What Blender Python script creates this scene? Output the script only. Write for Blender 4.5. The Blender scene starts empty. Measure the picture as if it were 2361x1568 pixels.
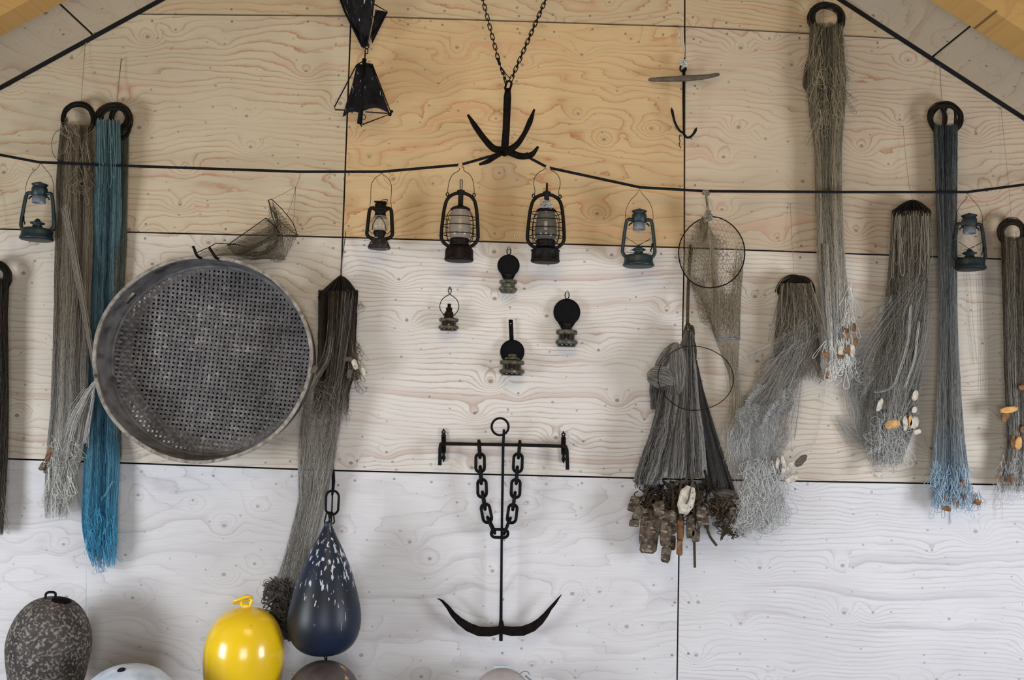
import bpy, math, random
import numpy as np
from mathutils import Vector, Matrix

# ---------------------------------------------------------------- scene, camera, light
scn = bpy.context.scene
COL = scn.collection
D = 4.8                      # camera distance from the gable wall (wall plane is y = 0)
CZ = 1.5                     # camera height
FPX = 2189.46
TH, YAW, ROLL = 0.07459, -0.016665, 0.025543

def rot3(th, yaw, roll):
    c, s = math.cos, math.sin
    a = math.pi/2+th
    Rx = np.array([[1, 0, 0], [0, c(a), -s(a)], [0, s(a), c(a)]])
    Rz = np.array([[c(yaw), -s(yaw), 0], [s(yaw), c(yaw), 0], [0, 0, 1]])
    Rr = np.array([[c(roll), -s(roll), 0], [s(roll), c(roll), 0], [0, 0, 1]])
    return Rz @ Rx @ Rr
RC = rot3(TH, YAW, ROLL)
CAMP = np.array([0., -D, CZ])

cd = bpy.data.cameras.new('camera')
cam = bpy.data.objects.new('camera', cd); COL.objects.link(cam)
m4 = Matrix([list(r)+[0] for r in RC]+[[0, 0, 0, 1]])
m4.translation = Vector(CAMP)
cam.matrix_world = m4
cd.sensor_width = 36.0; cd.lens = FPX*36.0/2361.0
cd.clip_start = 0.05; cd.clip_end = 100
scn.camera = cam

scn.view_settings.view_transform = 'Standard'
scn.view_settings.look = 'None'
scn.view_settings.gamma = 1.0
scn.view_settings.use_curve_mapping = False
scn.view_settings.exposure = 0.30

w = bpy.data.worlds.new('world'); scn.world = w; w.use_nodes = True
bg = w.node_tree.nodes['Background']
bg.inputs[0].default_value = (0.62, 0.66, 0.72, 1); bg.inputs[1].default_value = 0.07

def area(name, loc, target, sx, sy, power, color):
    l = bpy.data.lights.new(name, 'AREA'); l.shape = 'RECTANGLE'; l.size = sx; l.size_y = sy
    l.energy = power; l.color = color
    o = bpy.data.objects.new(name, l); COL.objects.link(o)
    o.location = loc
    o.rotation_euler = (Vector(target)-Vector(loc)).to_track_quat('-Z', 'Y').to_euler()
    return o
area('daylight_left_window', (-4.2, -3.0, 0.7), (1.6, 0, 0.6), 1.4, 1.4, 106, (0.87, 0.92, 1.0))
area('daylight_right_window', (4.2, -3.0, 0.7), (-1.6, 0, 0.6), 1.4, 1.4, 110, (0.85, 0.90, 1.0))
area('daylight_door', (0.1, -6.0, 0.8), (0.2, 0, 0.6), 1.9, 1.5, 80, (0.88, 0.92, 1.0))
area('warm_roof_bounce', (0.0, -2.6, 3.2), (0.05, 0, 2.3), 1.4, 1.0, 19, (1.0, 0.80, 0.52))  # added area light standing in for warm bounce off the wood roof

# ---------------------------------------------------------------- pixel -> place helpers
def PV(px, py, d):
    px, py, d = np.broadcast_arrays(np.asarray(px, float), np.asarray(py, float), np.asarray(d, float))
    v = np.stack([(px-1180.5)/FPX, -(py-784)/FPX, -np.ones_like(px)], -1) @ RC.T
    t = (-d+D)/v[..., 1]
    return CAMP+v*t[..., None]
def P(px, py, d=0.0):
    return Vector(PV(px, py, d))
def SC(d):                       # metres per pixel at distance d off the wall
    return (D-d)/FPX

# ---------------------------------------------------------------- object helpers
def tag(o, label=None, cat=None, group=None, kind=None):
    if label: o['label'] = label
    if cat: o['category'] = cat
    if group: o['group'] = group
    if kind: o['kind'] = kind
    return o
def thing(name, loc, label, cat, group=None, kind=None):
    o = bpy.data.objects.new(name, None); COL.objects.link(o)
    o.location = Vector(loc); o.empty_display_size = 0.05
    return tag(o, label, cat, group, kind)
def origin_of(o):
    v = Vector((0, 0, 0))
    while o is not None:
        v = v+o.location; o = o.parent
    return v
def link_mesh(me, name, mats, parent):
    o = bpy.data.objects.new(name, me); COL.objects.link(o)
    for m in (mats if isinstance(mats, (list, tuple)) else [mats]): me.materials.append(m)
    if parent is not None: o.parent = parent
    return o

class MB:
    def __init__(s): s.v = []; s.f = []; s.mi = []; s.sm = []; s.cur = 0; s.smooth = True
    def face(s, idx): s.f.append(idx); s.mi.append(s.cur); s.sm.append(s.smooth)
    def tube(s, pts, r, n=8, closed=False, caps=True):
        pts = [Vector(p) for p in pts]; m = len(pts)
        rs = r if isinstance(r, (list, tuple)) else [r]*m
        tans = []
        for i in range(m):
            a = pts[i-1] if (i > 0 or closed) else pts[i]
            b = pts[(i+1) % m] if (i < m-1 or closed) else pts[i]
            t = b-a
            tans.append(t.normalized() if t.length > 1e-9 else Vector((0, 0, 1)))
        t0 = tans[0]
        ref = Vector((0, 1, 0)) if abs(t0.y) < .9 else Vector((1, 0, 0))
        nrm = t0.cross(ref).normalized()
        base = len(s.v)
        for i in range(m):
            t = tans[i]
            nrm = (nrm-t*nrm.dot(t))
            nrm = nrm.normalized() if nrm.length > 1e-6 else t.orthogonal().normalized()
            b = t.cross(nrm)
            for k in range(n):
                a = 2*math.pi*k/n
                s.v.append(pts[i]+(nrm*math.cos(a)+b*math.sin(a))*rs[i])
        segs = m if closed else m-1
        for i in range(segs):
            j = (i+1) % m
            off = 0
            if closed and i == m-1:       # match seam
                best = 1e9
                for q in range(n):
                    dd = (s.v[base+i*n]-s.v[base+q]).length
                    if dd < best: best = dd; off = q
            for k in range(n):
                k2 = (k+1) % n
                s.face((base+i*n+k, base+i*n+k2, base+j*n+(k2+off) % n, base+j*n+(k+off) % n))
        if caps and not closed:
            s.face(tuple(base+k for k in range(n))[::-1])
            s.face(tuple(base+(m-1)*n+k for k in range(n)))
    def lathe(s, prof, origin, sc=1.0, n=32, axis=Vector((0, 0, 1)), squash=1.0):
        # prof: (r, z) pairs ; axis up ; origin world
        ax = Vector(axis).normalized()
        q = Vector((0, 0, 1)).rotation_difference(ax)
        ex = q @ Vector((1, 0, 0)); ey = q @ Vector((0, 1, 0))
        base = len(s.v); o = Vector(origin); rows = []
        for (r, z) in prof:
            if abs(r) < 1e-6:
                rows.append([len(s.v)]); s.v.append(o+ax*(z*sc))
            else:
                row = []
                for k in range(n):
                    a = 2*math.pi*k/n
                    row.append(len(s.v)); s.v.append(o+ax*(z*sc)+(ex*math.cos(a)+ey*math.sin(a)*squash)*(r*sc))
                rows.append(row)
        for a, b in zip(rows[:-1], rows[1:]):
            for k in range(n):
                k2 = (k+1) % n
                if len(a) == 1 and len(b) == 1: continue
                if len(a) == 1: s.face((a[0], b[k2], b[k]))
                elif len(b) == 1: s.face((a[k], a[k2], b[0]))
                else: s.face((a[k], a[k2], b[k2], b[k]))
    def hexa(s, c8):                 # 8 corners: bottom 4 then top 4
        b = len(s.v); s.v += [Vector(c) for c in c8]
        for f in ((3, 2, 1, 0), (4, 5, 6, 7), (0, 1, 5, 4), (1, 2, 6, 5), (2, 3, 7, 6), (3, 0, 4, 7)):
            s.face(tuple(b+i for i in f))
    def prism(s, poly, off):          # polygon extruded by a vector
        b = len(s.v); n = len(poly); off = Vector(off)
        s.v += [Vector(p) for p in poly]; s.v += [Vector(p)+off for p in poly]
        s.face(tuple(range(b, b+n))); s.face(tuple(range(b+n, b+2*n))[::-1])
        for i in range(n):
            j = (i+1) % n; s.face((b+i, b+n+i, b+n+j, b+j))
    def disc(s, c, r, n=8):
        c = Vector(c); b = len(s.v)
        s.v += [c+Vector((math.cos(2*math.pi*k/n)*r, 0, math.sin(2*math.pi*k/n)*r)) for k in range(n)]
        s.face(tuple(range(b, b+n)))
    def sphere(s, c, r, n=12):
        pr = [(r*math.sin(math.pi*i/n), -r*math.cos(math.pi*i/n)) for i in range(n+1)]
        pr[0] = (0, -r); pr[-1] = (0, r)
        s.lathe(pr, c, 1, n*2)
    def build(s, name, mats, parent=None, bevel=0, solid=0, subs=0):
        o0 = origin_of(parent) if parent is not None else Vector((0, 0, 0))
        me = bpy.data.meshes.new(name)
        me.from_pydata([tuple(v-o0) for v in s.v], [], s.f)
        me.polygons.foreach_set('material_index', s.mi)
        me.polygons.foreach_set('use_smooth', s.sm)
        me.update()
        o = link_mesh(me, name, mats, parent)
        if solid:
            m = o.modifiers.new('solid', 'SOLIDIFY'); m.thickness = solid; m.offset = 0
        if bevel:
            m = o.modifiers.new('bevel', 'BEVEL'); m.width = bevel; m.segments = 2; m.limit_method = 'ANGLE'
        if subs:
            m = o.modifiers.new('sub', 'SUBSURF'); m.levels = subs; m.render_levels = subs
        return o

def smooth_path(pts, k=6):
    """Catmull-Rom through points (list of tuples/vectors) -> denser list of Vectors"""
    p = [Vector(q) for q in pts]; p = [p[0]*2-p[1]]+p+[p[-1]*2-p[-2]]
    out = []
    for i in range(1, len(p)-2):
        for j in range(k):
            t = j/k
            a, b, c, d = p[i-1], p[i], p[i+1], p[i+2]
            out.append(0.5*((2*b)+(c-a)*t+(2*a-5*b+4*c-d)*t*t+(3*b-a-3*c+d)*t**3))
    out.append(p[-2]); return out
def ppath(pts, d=None, k=6):
    """pixel path [(px,py[,d])] -> smooth world path"""
    return smooth_path([P(q[0], q[1], q[2] if len(q) > 2 else d) for q in pts], k)
def link_shape(c, ax, side, L, W, n=20):
    """centre line of a chain link: long axis ax, wide axis side; L, W outer centre-line sizes"""
    c = Vector(c); ax = Vector(ax).normalized(); side = Vector(side); side = (side-ax*side.dot(ax)).normalized()
    r = W/2; h = max(L/2-r, 0); out = []
    for i in range(n):
        a = 2*math.pi*i/n
        out.append(c+side*(r*math.cos(a))+ax*(r*math.sin(a)+(h if math.sin(a) >= 0 else -h)))
    return out

class Fib:
    """many thin strands, one mesh"""
    def __init__(s): s.V = []; s.Fc = []; s.T = []; s.A = []; s.n = 0
    def add(s, paths, rad, tone=0.5, along=0.5, sides=3):
        p = np.asarray(paths, float)
        if p.ndim == 2: p = p[None]
        n, m, _ = p.shape
        t = np.gradient(p, axis=1); t /= np.linalg.norm(t, axis=2, keepdims=True)+1e-12
        yv = np.array([0.08, 1., 0.05])
        a = np.cross(t, yv); a /= np.linalg.norm(a, axis=2, keepdims=True)+1e-9
        b = np.cross(t, a)
        rad = np.broadcast_to(np.asarray(rad, float).reshape(-1, 1) if np.ndim(rad) == 1 else rad, (n, m))
        vs = []
        for k in range(sides):
            an = 2*math.pi*k/sides
            vs.append(p+(a*math.cos(an)+b*math.sin(an))*rad[..., None])
        V = np.stack(vs, 2).reshape(-1, 3)
        idx = np.arange(n*m*sides).reshape(n, m, sides)+s.n
        for k in range(sides):
            k2 = (k+1) % sides
            q = np.stack([idx[:, :-1, k], idx[:, :-1, k2], idx[:, 1:, k2], idx[:, 1:, k]], -1)
            s.Fc.append(q.reshape(-1, 4))
        s.V.append(V); s.n += len(V)
        tone = np.asarray(tone, float); along = np.asarray(along, float)
        if tone.ndim == 1: tone = tone[:, None]
        if along.ndim == 1: along = along[:, None]
        s.T.append(np.repeat(np.broadcast_to(tone, (n, m))[..., None], sides, 2).reshape(-1))
        s.A.append(np.repeat(np.broadcast_to(along, (n, m))[..., None], sides, 2).reshape(-1))
    def build(s, name, mat, parent=None):
        V = np.concatenate(s.V); F = np.concatenate(s.Fc)
        if parent is not None: V = V-np.array(origin_of(parent))
        me = bpy.data.meshes.new(name)
        me.vertices.add(len(V)); me.vertices.foreach_set('co', V.astype(np.float32).ravel())
        me.loops.add(F.size); me.loops.foreach_set('vertex_index', F.astype(np.int32).ravel())
        me.polygons.add(len(F)); me.polygons.foreach_set('loop_start', np.arange(0, F.size, 4, dtype=np.int32))
        me.polygons.foreach_set('loop_total', np.full(len(F), 4, dtype=np.int32))
        me.update(calc_edges=True)
        for nm, arr in (('tone', s.T), ('along', s.A)):
            at = me.attributes.new(nm, 'FLOAT', 'POINT'); at.data.foreach_set('value', np.concatenate(arr).astype(np.float32))
        return link_mesh(me, name, mat, parent)

FINE = 2.2                      # finer, denser strands
def bundle(F, rows, n, seed, rad=.0008, thick=.03, drift=.06, wob=1.2, t1=(.93, 1.), t0=(0, .02), seg=14, edge=1.0, arange=None, kink=0.0):
    """strands running down an envelope; rows = (py, xl, xr, d)"""
    rg = np.random.default_rng(seed); n = int(n*FINE); rad = rad/1.8
    R_ = np.array(rows, float); ys = R_[:, 0]
    m = max(6, int((ys[-1]-ys[0])/seg))
    a0 = rg.uniform(*t0, n)[:, None]; a1 = rg.uniform(*t1, n)[:, None]
    s_ = np.linspace(0, 1, m)[None]
    tt = a0+(a1-a0)*s_
    py = ys[0]+(ys[-1]-ys[0])*tt
    # smoothed row interpolation
    yy = np.linspace(ys[0], ys[-1], 200); K = np.ones(13)/13
    def sm(c):
        q = np.interp(yy, ys, c); q = np.pad(q, 6, mode='edge'); return np.convolve(q, K, 'valid')
    xl = np.interp(py, yy, sm(R_[:, 1])); xr = np.interp(py, yy, sm(R_[:, 2])); dd = np.interp(py, yy, sm(R_[:, 3]))
    u = rg.uniform(0, 1, n)[:, None]
    if edge != 1.0: u = .5+(u-.5)*np.abs(2*u-1)**(edge-1)
    ph = rg.uniform(0, 6.28, (3, n, 1)); fr = rg.uniform(.6, 3.5, (3, n, 1))
    dr = (np.sin(tt*fr[0]*3+ph[0])+.5*np.sin(tt*fr[1]*7+ph[1]))*drift
    uu = u+dr; uu = np.abs(uu); uu = 1-np.abs(1-uu)
    px = xl+(xr-xl)*uu+wob*np.sin(tt*fr[2]*25+ph[2])
    if kink: px = px+rg.normal(0, kink, px.shape)
    wv = rg.uniform(-1, 1, n)[:, None]
    d = dd+thick*np.sqrt(np.clip(1-(2*uu-1)**2, 0, 1))*(wv+.25*np.sin(tt*9+ph[1]))
    d = np.maximum(d, .006)
    cf = rg.uniform(0, 6.28, 3); tone = np.clip(.5+.24*np.sin(u[:, 0]*23+cf[0])+.2*np.sin(u[:, 0]*9+cf[1])+.16*np.sin(u[:, 0]*57+cf[2])+rg.uniform(-.24, .24, n), 0, 1)
    if arange is None: al = tt
    else: al = (py-arange[0])/(arange[1]-arange[0])
    F.add(PV(px, py, d), rg.uniform(.7, 1.3, n)*rad, tone, np.clip(al, 0, 1))

def uloops(F, rows, n, seed, L=(25, 70), W=(3, 10), rad=.0009, thick=.02, tone=(.3, 1), along=1.0, tilt=.25):
    rg = np.random.default_rng(seed); R_ = np.array(rows, float)
    y0 = rg.uniform(R_[0, 0], R_[-1, 0], n); xl = np.interp(y0, R_[:, 0], R_[:, 1]); xr = np.interp(y0, R_[:, 0], R_[:, 2])
    x0 = xl+(xr-xl)*rg.uniform(0, 1, n); d0 = np.maximum(np.interp(y0, R_[:, 0], R_[:, 3])+rg.uniform(-1, 1, n)*thick, .008)
    s_ = np.linspace(0, 1, 18)[None]
    Lh = rg.uniform(*L, n)[:, None]; Wd = rg.uniform(*W, n)[:, None]*rg.choice([-1, 1], n)[:, None]
    ti = rg.normal(0, tilt, n)[:, None]
    yy = Lh*np.sin(np.pi*s_)**.8
    xx = Wd*np.sin(2*np.pi*s_)*np.sin(np.pi*s_)+ti*yy+2*np.sin(6*s_+ti*9)
    dz = d0[:, None]+.006*np.sin(2*np.pi*s_+ti*5)
    F.add(PV(x0[:, None]+xx, y0[:, None]+yy, np.maximum(dz, .006)), rg.uniform(.8, 1.3, n)*rad, rg.uniform(*tone, n), along)

def curls(F, rows, n, seed, r=(4, 14), rad=.0009, thick=.02, tone=(.2, 1), along=1.0):
    rg = np.random.default_rng(seed); R_ = np.array(rows, float)
    y0 = rg.uniform(R_[0, 0], R_[-1, 0], n); xl = np.interp(y0, R_[:, 0], R_[:, 1]); xr = np.interp(y0, R_[:, 0], R_[:, 2])
    x0 = xl+(xr-xl)*rg.uniform(0, 1, n); d0 = np.interp(y0, R_[:, 0], R_[:, 3])+rg.uniform(-1, 1, n)*thick
    s_ = np.linspace(0, rg.uniform(4, 8), 16)[None]
    a = rg.uniform(*r, n)[:, None]; b = rg.uniform(*r, n)[:, None]; ph = rg.uniform(0, 6.28, n)[:, None]
    xx = a*np.cos(s_+ph)+3*np.sin(2*s_+ph); yy = b*np.sin(s_*1.03+ph*2)
    dz = np.maximum(d0[:, None]+.01*np.sin(s_*1.7+ph), .006)
    F.add(PV(x0[:, None]+xx, y0[:, None]+yy, dz), rg.uniform(.8, 1.3, n)*rad, rg.uniform(*tone, n), along)

def wisps(F, guides, n, seed, spread=12, rad=.0006, tone=(.4, 1), along=.8, dj=.015, kink=.8, fan=1.0):
    """loose strands following pixel guide curves (px,py,d)"""
    rg = np.random.default_rng(seed)
    for g in guides:
        g = np.array(g, float); m = 26
        t = np.linspace(0, len(g)-1, m); q = np.stack([np.interp(t, np.arange(len(g)), g[:, i]) for i in range(3)], -1)
        for _ in range(2):
            q[1:-1] = (q[:-2]+2*q[1:-1]+q[2:])/4
        ts = rg.uniform(0, .22 if n > 12 else .03, (n, 1))+np.linspace(0, 1, m)[None]*(1-rg.uniform(.22, .34 if n > 12 else .24, (n, 1)))
        ts = np.clip(ts, 0, 1); tq = np.linspace(0, 1, m)
        if fan < 1 or m < 3: ts = np.repeat(np.linspace(0, 1, m)[None], n, 0)
        qx = np.stack([np.interp(ts, tq, q[:, i]) for i in range(3)], -1)
        off = rg.normal(0, 1, (n, 1, 2))*spread*(1+(fan-1)*ts[..., None])*.6
        w2 = np.cumsum(rg.normal(0, 1, (n, m, 2)), 1)*kink
        xy = qx[..., :2]+off+w2
        d = np.maximum(qx[..., 2]+rg.uniform(-dj, dj, (n, 1)), .006)
        F.add(PV(xy[..., 0], xy[..., 1], d), rg.uniform(.7, 1.3, n)*rad, rg.uniform(*tone, n), along)

def coil(F, cx, cy, rx, ry, d, n, seed, band=8, rad=.0022, arc=(0, 6.2832), dj=.015, tone=(0, 1), rot=0):
    """stack of twine turns forming a thick ring"""
    rg = np.random.default_rng(seed); s_ = np.linspace(arc[0], arc[1], 48)[None]
    k = rg.uniform(0, band, n)[:, None]; ox = rg.normal(0, band*.15, (n, 1)); oy = rg.normal(0, band*.12, (n, 1))
    ax = (rx-k)*np.cos(s_+.0)+ox+1.0*np.sin(3*s_+rg.uniform(0, 6, (n, 1)))
    ay = -(ry-k)*np.sin(s_)+oy+1.0*np.sin(2*s_+rg.uniform(0, 6, (n, 1)))
    xx = ax*math.cos(rot)-ay*math.sin(rot); yy = ax*math.sin(rot)+ay*math.cos(rot)
    dd = np.maximum(d+rg.uniform(-dj, dj, (n, 1))+.004*np.sin(s_*2+k), .008)
    F.add(PV(cx+xx, cy+yy, dd), rad, rg.uniform(*tone, n), 0.0, 4)

def rope3(F, path, r, pitch, tone=.5, along=0.5):
    """laid rope: three helical strands about a path of Vectors"""
    p = np.array([tuple(q) for q in path]); seg = np.linalg.norm(np.diff(p, axis=0), axis=1); L = np.concatenate([[0], np.cumsum(seg)])
    m = max(8, int(L[-1]/pitch*7)); t = np.linspace(0, L[-1], m)
    q = np.stack([np.interp(t, L, p[:, i]) for i in range(3)], -1)
    tg = np.gradient(q, axis=0); tg /= np.linalg.norm(tg, axis=1, keepdims=True)
    a = np.cross(tg, [0, 1, .01]); a /= np.linalg.norm(a, axis=1, keepdims=True); b = np.cross(tg, a)
    for k in range(3):
        an = t/pitch*2*math.pi+k*2.0944
        F.add(q+(a*np.cos(an)[:, None]+b*np.sin(an)[:, None])*r*.5, r*.56, min(1, tone+.1*k), along, 5)

# ---------------------------------------------------------------- materials
def new_mat(name):
    m = bpy.data.materials.new(name); m.use_nodes = True
    nt = m.node_tree; b = nt.nodes['Principled BSDF']
    return m, nt, b
def nd(nt, t, **kw):
    n = nt.nodes.new(t)
    for k, v in kw.items():
        if k.startswith('i_'): n.inputs[int(k[2:])].default_value = v
        else: setattr(n, k, v)
    return n
def ramp(nt, stops, interp='LINEAR'):
    r = nt.nodes.new('ShaderNodeValToRGB'); e = r.color_ramp.elements; r.color_ramp.interpolation = interp
    e[0].position = stops[0][0]; e[0].color = (*stops[0][1], 1)
    e[1].position = stops[-1][0]; e[1].color = (*stops[-1][1], 1)
    for p, c in stops[1:-1]:
        x = e.new(p); x.color = (*c, 1)
    return r
def math_(nt, op, a, b=None, clamp=False):
    n = nt.nodes.new('ShaderNodeMath'); n.operation = op; n.use_clamp = clamp
    for i, x in enumerate((a, b)):
        if x is None: continue
        if isinstance(x, (int, float)): n.inputs[i].default_value = x
        else: nt.links.new(x, n.inputs[i])
    return n.outputs[0]
def mixc(nt, fac, a, b, mode='MIX'):
    n = nt.nodes.new('ShaderNodeMix'); n.data_type = 'RGBA'; n.blend_type = mode
    for s, x in ((0, fac), (6, a), (7, b)):
        if isinstance(x, tuple): n.inputs[s].default_value = (*x, 1)
        elif isinstance(x, (int, float)): n.inputs[s].default_value = x
        else: nt.links.new(x, n.inputs[s])
    return n.outputs[2]
def mottled(name, c1, c2, scale=20, rough=.8, metal=0, stretch=(1, 1, 1), c3=None, t3=(.62, .68), s3=40, bump=.2, stretch3=None, spec=.3, coat=0):
    m, nt, b = new_mat(name)
    tc = nd(nt, 'ShaderNodeTexCoord'); mp = nd(nt, 'ShaderNodeMapping'); mp.inputs['Scale'].default_value = stretch
    nt.links.new(tc.outputs['Object'], mp.inputs[0])
    n = nd(nt, 'ShaderNodeTexNoise'); n.inputs['Scale'].default_value = scale; n.inputs['Detail'].default_value = 6
    nt.links.new(mp.outputs[0], n.inputs['Vector'])
    r = ramp(nt, [(.35, c1), (.65, c2)]); nt.links.new(n.outputs[0], r.inputs[0]); col = r.outputs[0]
    if c3:
        mp3 = nd(nt, 'ShaderNodeMapping'); mp3.inputs['Scale'].default_value = stretch3 or stretch
        nt.links.new(tc.outputs['Object'], mp3.inputs[0])
        n3 = nd(nt, 'ShaderNodeTexNoise'); n3.inputs['Scale'].default_value = s3; n3.inputs['Detail'].default_value = 4
        nt.links.new(mp3.outputs[0], n3.inputs['Vector'])
        r3 = ramp(nt, [(t3[0], (0, 0, 0)), (t3[1], (1, 1, 1))]); nt.links.new(n3.outputs[0], r3.inputs[0])
        col = mixc(nt, r3.outputs[0], col, c3)
    nt.links.new(col, b.inputs['Base Color'])
    b.inputs['Roughness'].default_value = rough; b.inputs['Metallic'].default_value = metal
    b.inputs['Specular IOR Level'].default_value = spec; b.inputs['Coat Weight'].default_value = coat
    if bump:
        bp_ = nd(nt, 'ShaderNodeBump'); bp_.inputs['Strength'].default_value = bump; bp_.inputs['Distance'].default_value = .004
        nt.links.new(n.outputs[0], bp_.inputs['Height']); nt.links.new(bp_.outputs[0], b.inputs['Normal'])
    return m
def fibre(name, top, end, rough=.9, mid=None, midpos=.5):
    """top/end = (dark, light) colours of the twine near its top and near its end"""
    m, nt, b = new_mat(name)
    at = nd(nt, 'ShaderNodeAttribute', attribute_name='tone'); al = nd(nt, 'ShaderNodeAttribute', attribute_name='along')
    def lane(i):
        st = [(0, top[i])]+([(midpos, mid[i])] if mid else [])+[(1, end[i])]
        r = ramp(nt, st); nt.links.new(al.outputs['Fac'], r.inputs[0]); return r.outputs[0]
    col = mixc(nt, at.outputs['Fac'], lane(0), lane(1))
    nt.links.new(col, b.inputs['Base Color'])
    b.inputs['Roughness'].default_value = rough; b.inputs['Specular IOR Level'].default_value = .15
    return m

def plywood(name, base, line, patch, knot, seed, K=16.0, A=9.0, linew=.10, lamt=.75, ox='X', ax=(1, 1)):
    """rotary cut softwood veneer: contour lines of a warped height field round knots"""
    m, nt, b = new_mat(name)
    tc = nd(nt, 'ShaderNodeTexCoord'); sp = nd(nt, 'ShaderNodeSeparateXYZ'); nt.links.new(tc.outputs['Object'], sp.inputs[0])
    X = sp.outputs['X'] if ox == 'X' else sp.outputs['Y']
    Z = sp.outputs['Z'] if ox == 'X' else sp.outputs['X']
    def vec(sx, sz, sd):
        c = nd(nt, 'ShaderNodeCombineXYZ')
        nt.links.new(math_(nt, 'MULTIPLY', X, sx), c.inputs[0]); nt.links.new(math_(nt, 'MULTIPLY', Z, sz), c.inputs[1])
        c.inputs[2].default_value = sd
        return c.outputs[0]
    def noise(v, sc_, det=2.0, rg_=.5, dist=0):
        n = nd(nt, 'ShaderNodeTexNoise'); n.inputs['Scale'].default_value = sc_; n.inputs['Detail'].default_value = det
        n.inputs['Roughness'].default_value = rg_; n.inputs['Distortion'].default_value = dist
        nt.links.new(v, n.inputs['Vector']); return n.outputs[0]
    n1 = noise(vec(.9, 2.6, seed), 1.0, 2.5, .45, .3)
    n2 = noise(vec(4.5, 13, seed+7.3), 1.0, 2.0, .5)
    # knots
    def knots(sc_, sd, rr):
        v = nd(nt, 'ShaderNodeTexVoronoi'); v.inputs['Scale'].default_value = 1.0; v.voronoi_dimensions = '2D'
        nt.links.new(vec(sc_, sc_*1.25, 0), v.inputs['Vector'])
        nt_off = v.inputs['Vector'].links[0].from_node
        # shift per panel
        mp = nd(nt, 'ShaderNodeMapping'); mp.inputs['Location'].default_value = (sd*1.7, sd*2.3, 0)
        nt.links.new(nt_off.outputs[0], mp.inputs[0]); nt.links.new(mp.outputs[0], v.inputs['Vector'])
        sep = nd(nt, 'ShaderNodeSeparateColor'); nt.links.new(v.outputs['Color'], sep.inputs[0])
        return v.outputs['Distance'], sep.outputs[0]
    d1, r1 = knots(3.0, seed, 0)
    d2, r2 = knots(6.5, seed+3, 0)
    bumpk = math_(nt, 'POWER', math_(nt, 'SUBTRACT', 1.0, math_(nt, 'MULTIPLY', d1, 2.6), True), 2.0)
    bumpk = math_(nt, 'MULTIPLY', bumpk, math_(nt, 'ADD', math_(nt, 'MULTIPLY', r1, 4.5), .6))
    h = math_(nt, 'ADD', math_(nt, 'MULTIPLY', Z, K), math_(nt, 'MULTIPLY', n1, A))
    h = math_(nt, 'ADD', h, math_(nt, 'MULTIPLY', n2, 1.1))
    n3 = noise(vec(20, 55, seed+11), 1.0, 2.0, .6)
    h = math_(nt, 'ADD', h, math_(nt, 'MULTIPLY', n3, .35 if K > 12 else .15))
    h = math_(nt, 'ADD', h, bumpk)
    f1 = math_(nt, 'FRACT', h)
    lr = ramp(nt, [(0, (.0, .0, .0)), (.012*K/14, (1, 1, 1)), (.05+.004*K, (.32, .32, .32)), (.42, (0, 0, 0))]); nt.links.new(f1, lr.inputs[0])
    lvar = noise(vec(2.2, 3.4, seed+21), 1.0, 2.0)
    lv = ramp(nt, [(.32, (.22, .22, .22)), (.62, (1, 1, 1))]); nt.links.new(lvar, lv.inputs[0])
    lfac = math_(nt, 'MULTIPLY', math_(nt, 'MULTIPLY', lr.outputs[0], lv.outputs[0]), lamt)
    f2 = math_(nt, 'FRACT', math_(nt, 'MULTIPLY', h, min(.37, 6.5/K)))
    pr = ramp(nt, [(0, (0, 0, 0)), (.006, (1, 1, 1)), (.16, (.45, .45, .45)), (.34, (0, 0, 0))]); nt.links.new(f2, pr.inputs[0])
    pv_ = noise(vec(1.4, 3.0, seed+40), 1.0, 1.5)
    pm = ramp(nt, [(.45, (0, 0, 0)), (.62, (1, 1, 1))]); nt.links.new(pv_, pm.inputs[0])
    pfac = math_(nt, 'MULTIPLY', math_(nt, 'MULTIPLY', pr.outputs[0], pm.outputs[0]), .8)
    tint = noise(vec(1.1, 1.6, seed+60), 1.0, 3.0)
    tr = ramp(nt, [(.3, tuple(c*.90 for c in base)), (.7, tuple(min(1, c*1.06) for c in base))]); nt.links.new(tint, tr.inputs[0])
    col = mixc(nt, pfac, tr.outputs[0], patch)
    col = mixc(nt, lfac, col, line)
    fine = noise(vec(6, 160, seed), 1.0, 2.0)
    fr = ramp(nt, [(.3, (.93, .93, .93)), (.7, (1.05, 1.05, 1.05))]); nt.links.new(fine, fr.inputs[0])
    col = mixc(nt, .7, col, fr.outputs[0], 'MULTIPLY')
    # dark knot centres
    rad = math_(nt, 'ADD', math_(nt, 'MULTIPLY', r1, .022), .018)
    k1 = math_(nt, 'SUBTRACT', 1.0, math_(nt, 'DIVIDE', d1, rad), True)
    k1 = math_(nt, 'MINIMUM', math_(nt, 'MULTIPLY', k1, 3.0), .78)
    k2 = math_(nt, 'SUBTRACT', 1.0, math_(nt, 'DIVIDE', d2, math_(nt, 'ADD', math_(nt, 'MULTIPLY', r2, .045), .012)), True)
    k2 = math_(nt, 'MINIMUM', math_(nt, 'MULTIPLY', k2, 2.5), .6)
    col = mixc(nt, k1, col, knot); col = mixc(nt, k2, col, knot)
    nt.links.new(col, b.inputs['Base Color'])
    b.inputs['Roughness'].default_value = .72; b.inputs['Specular IOR Level'].default_value = .25
    return m

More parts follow.
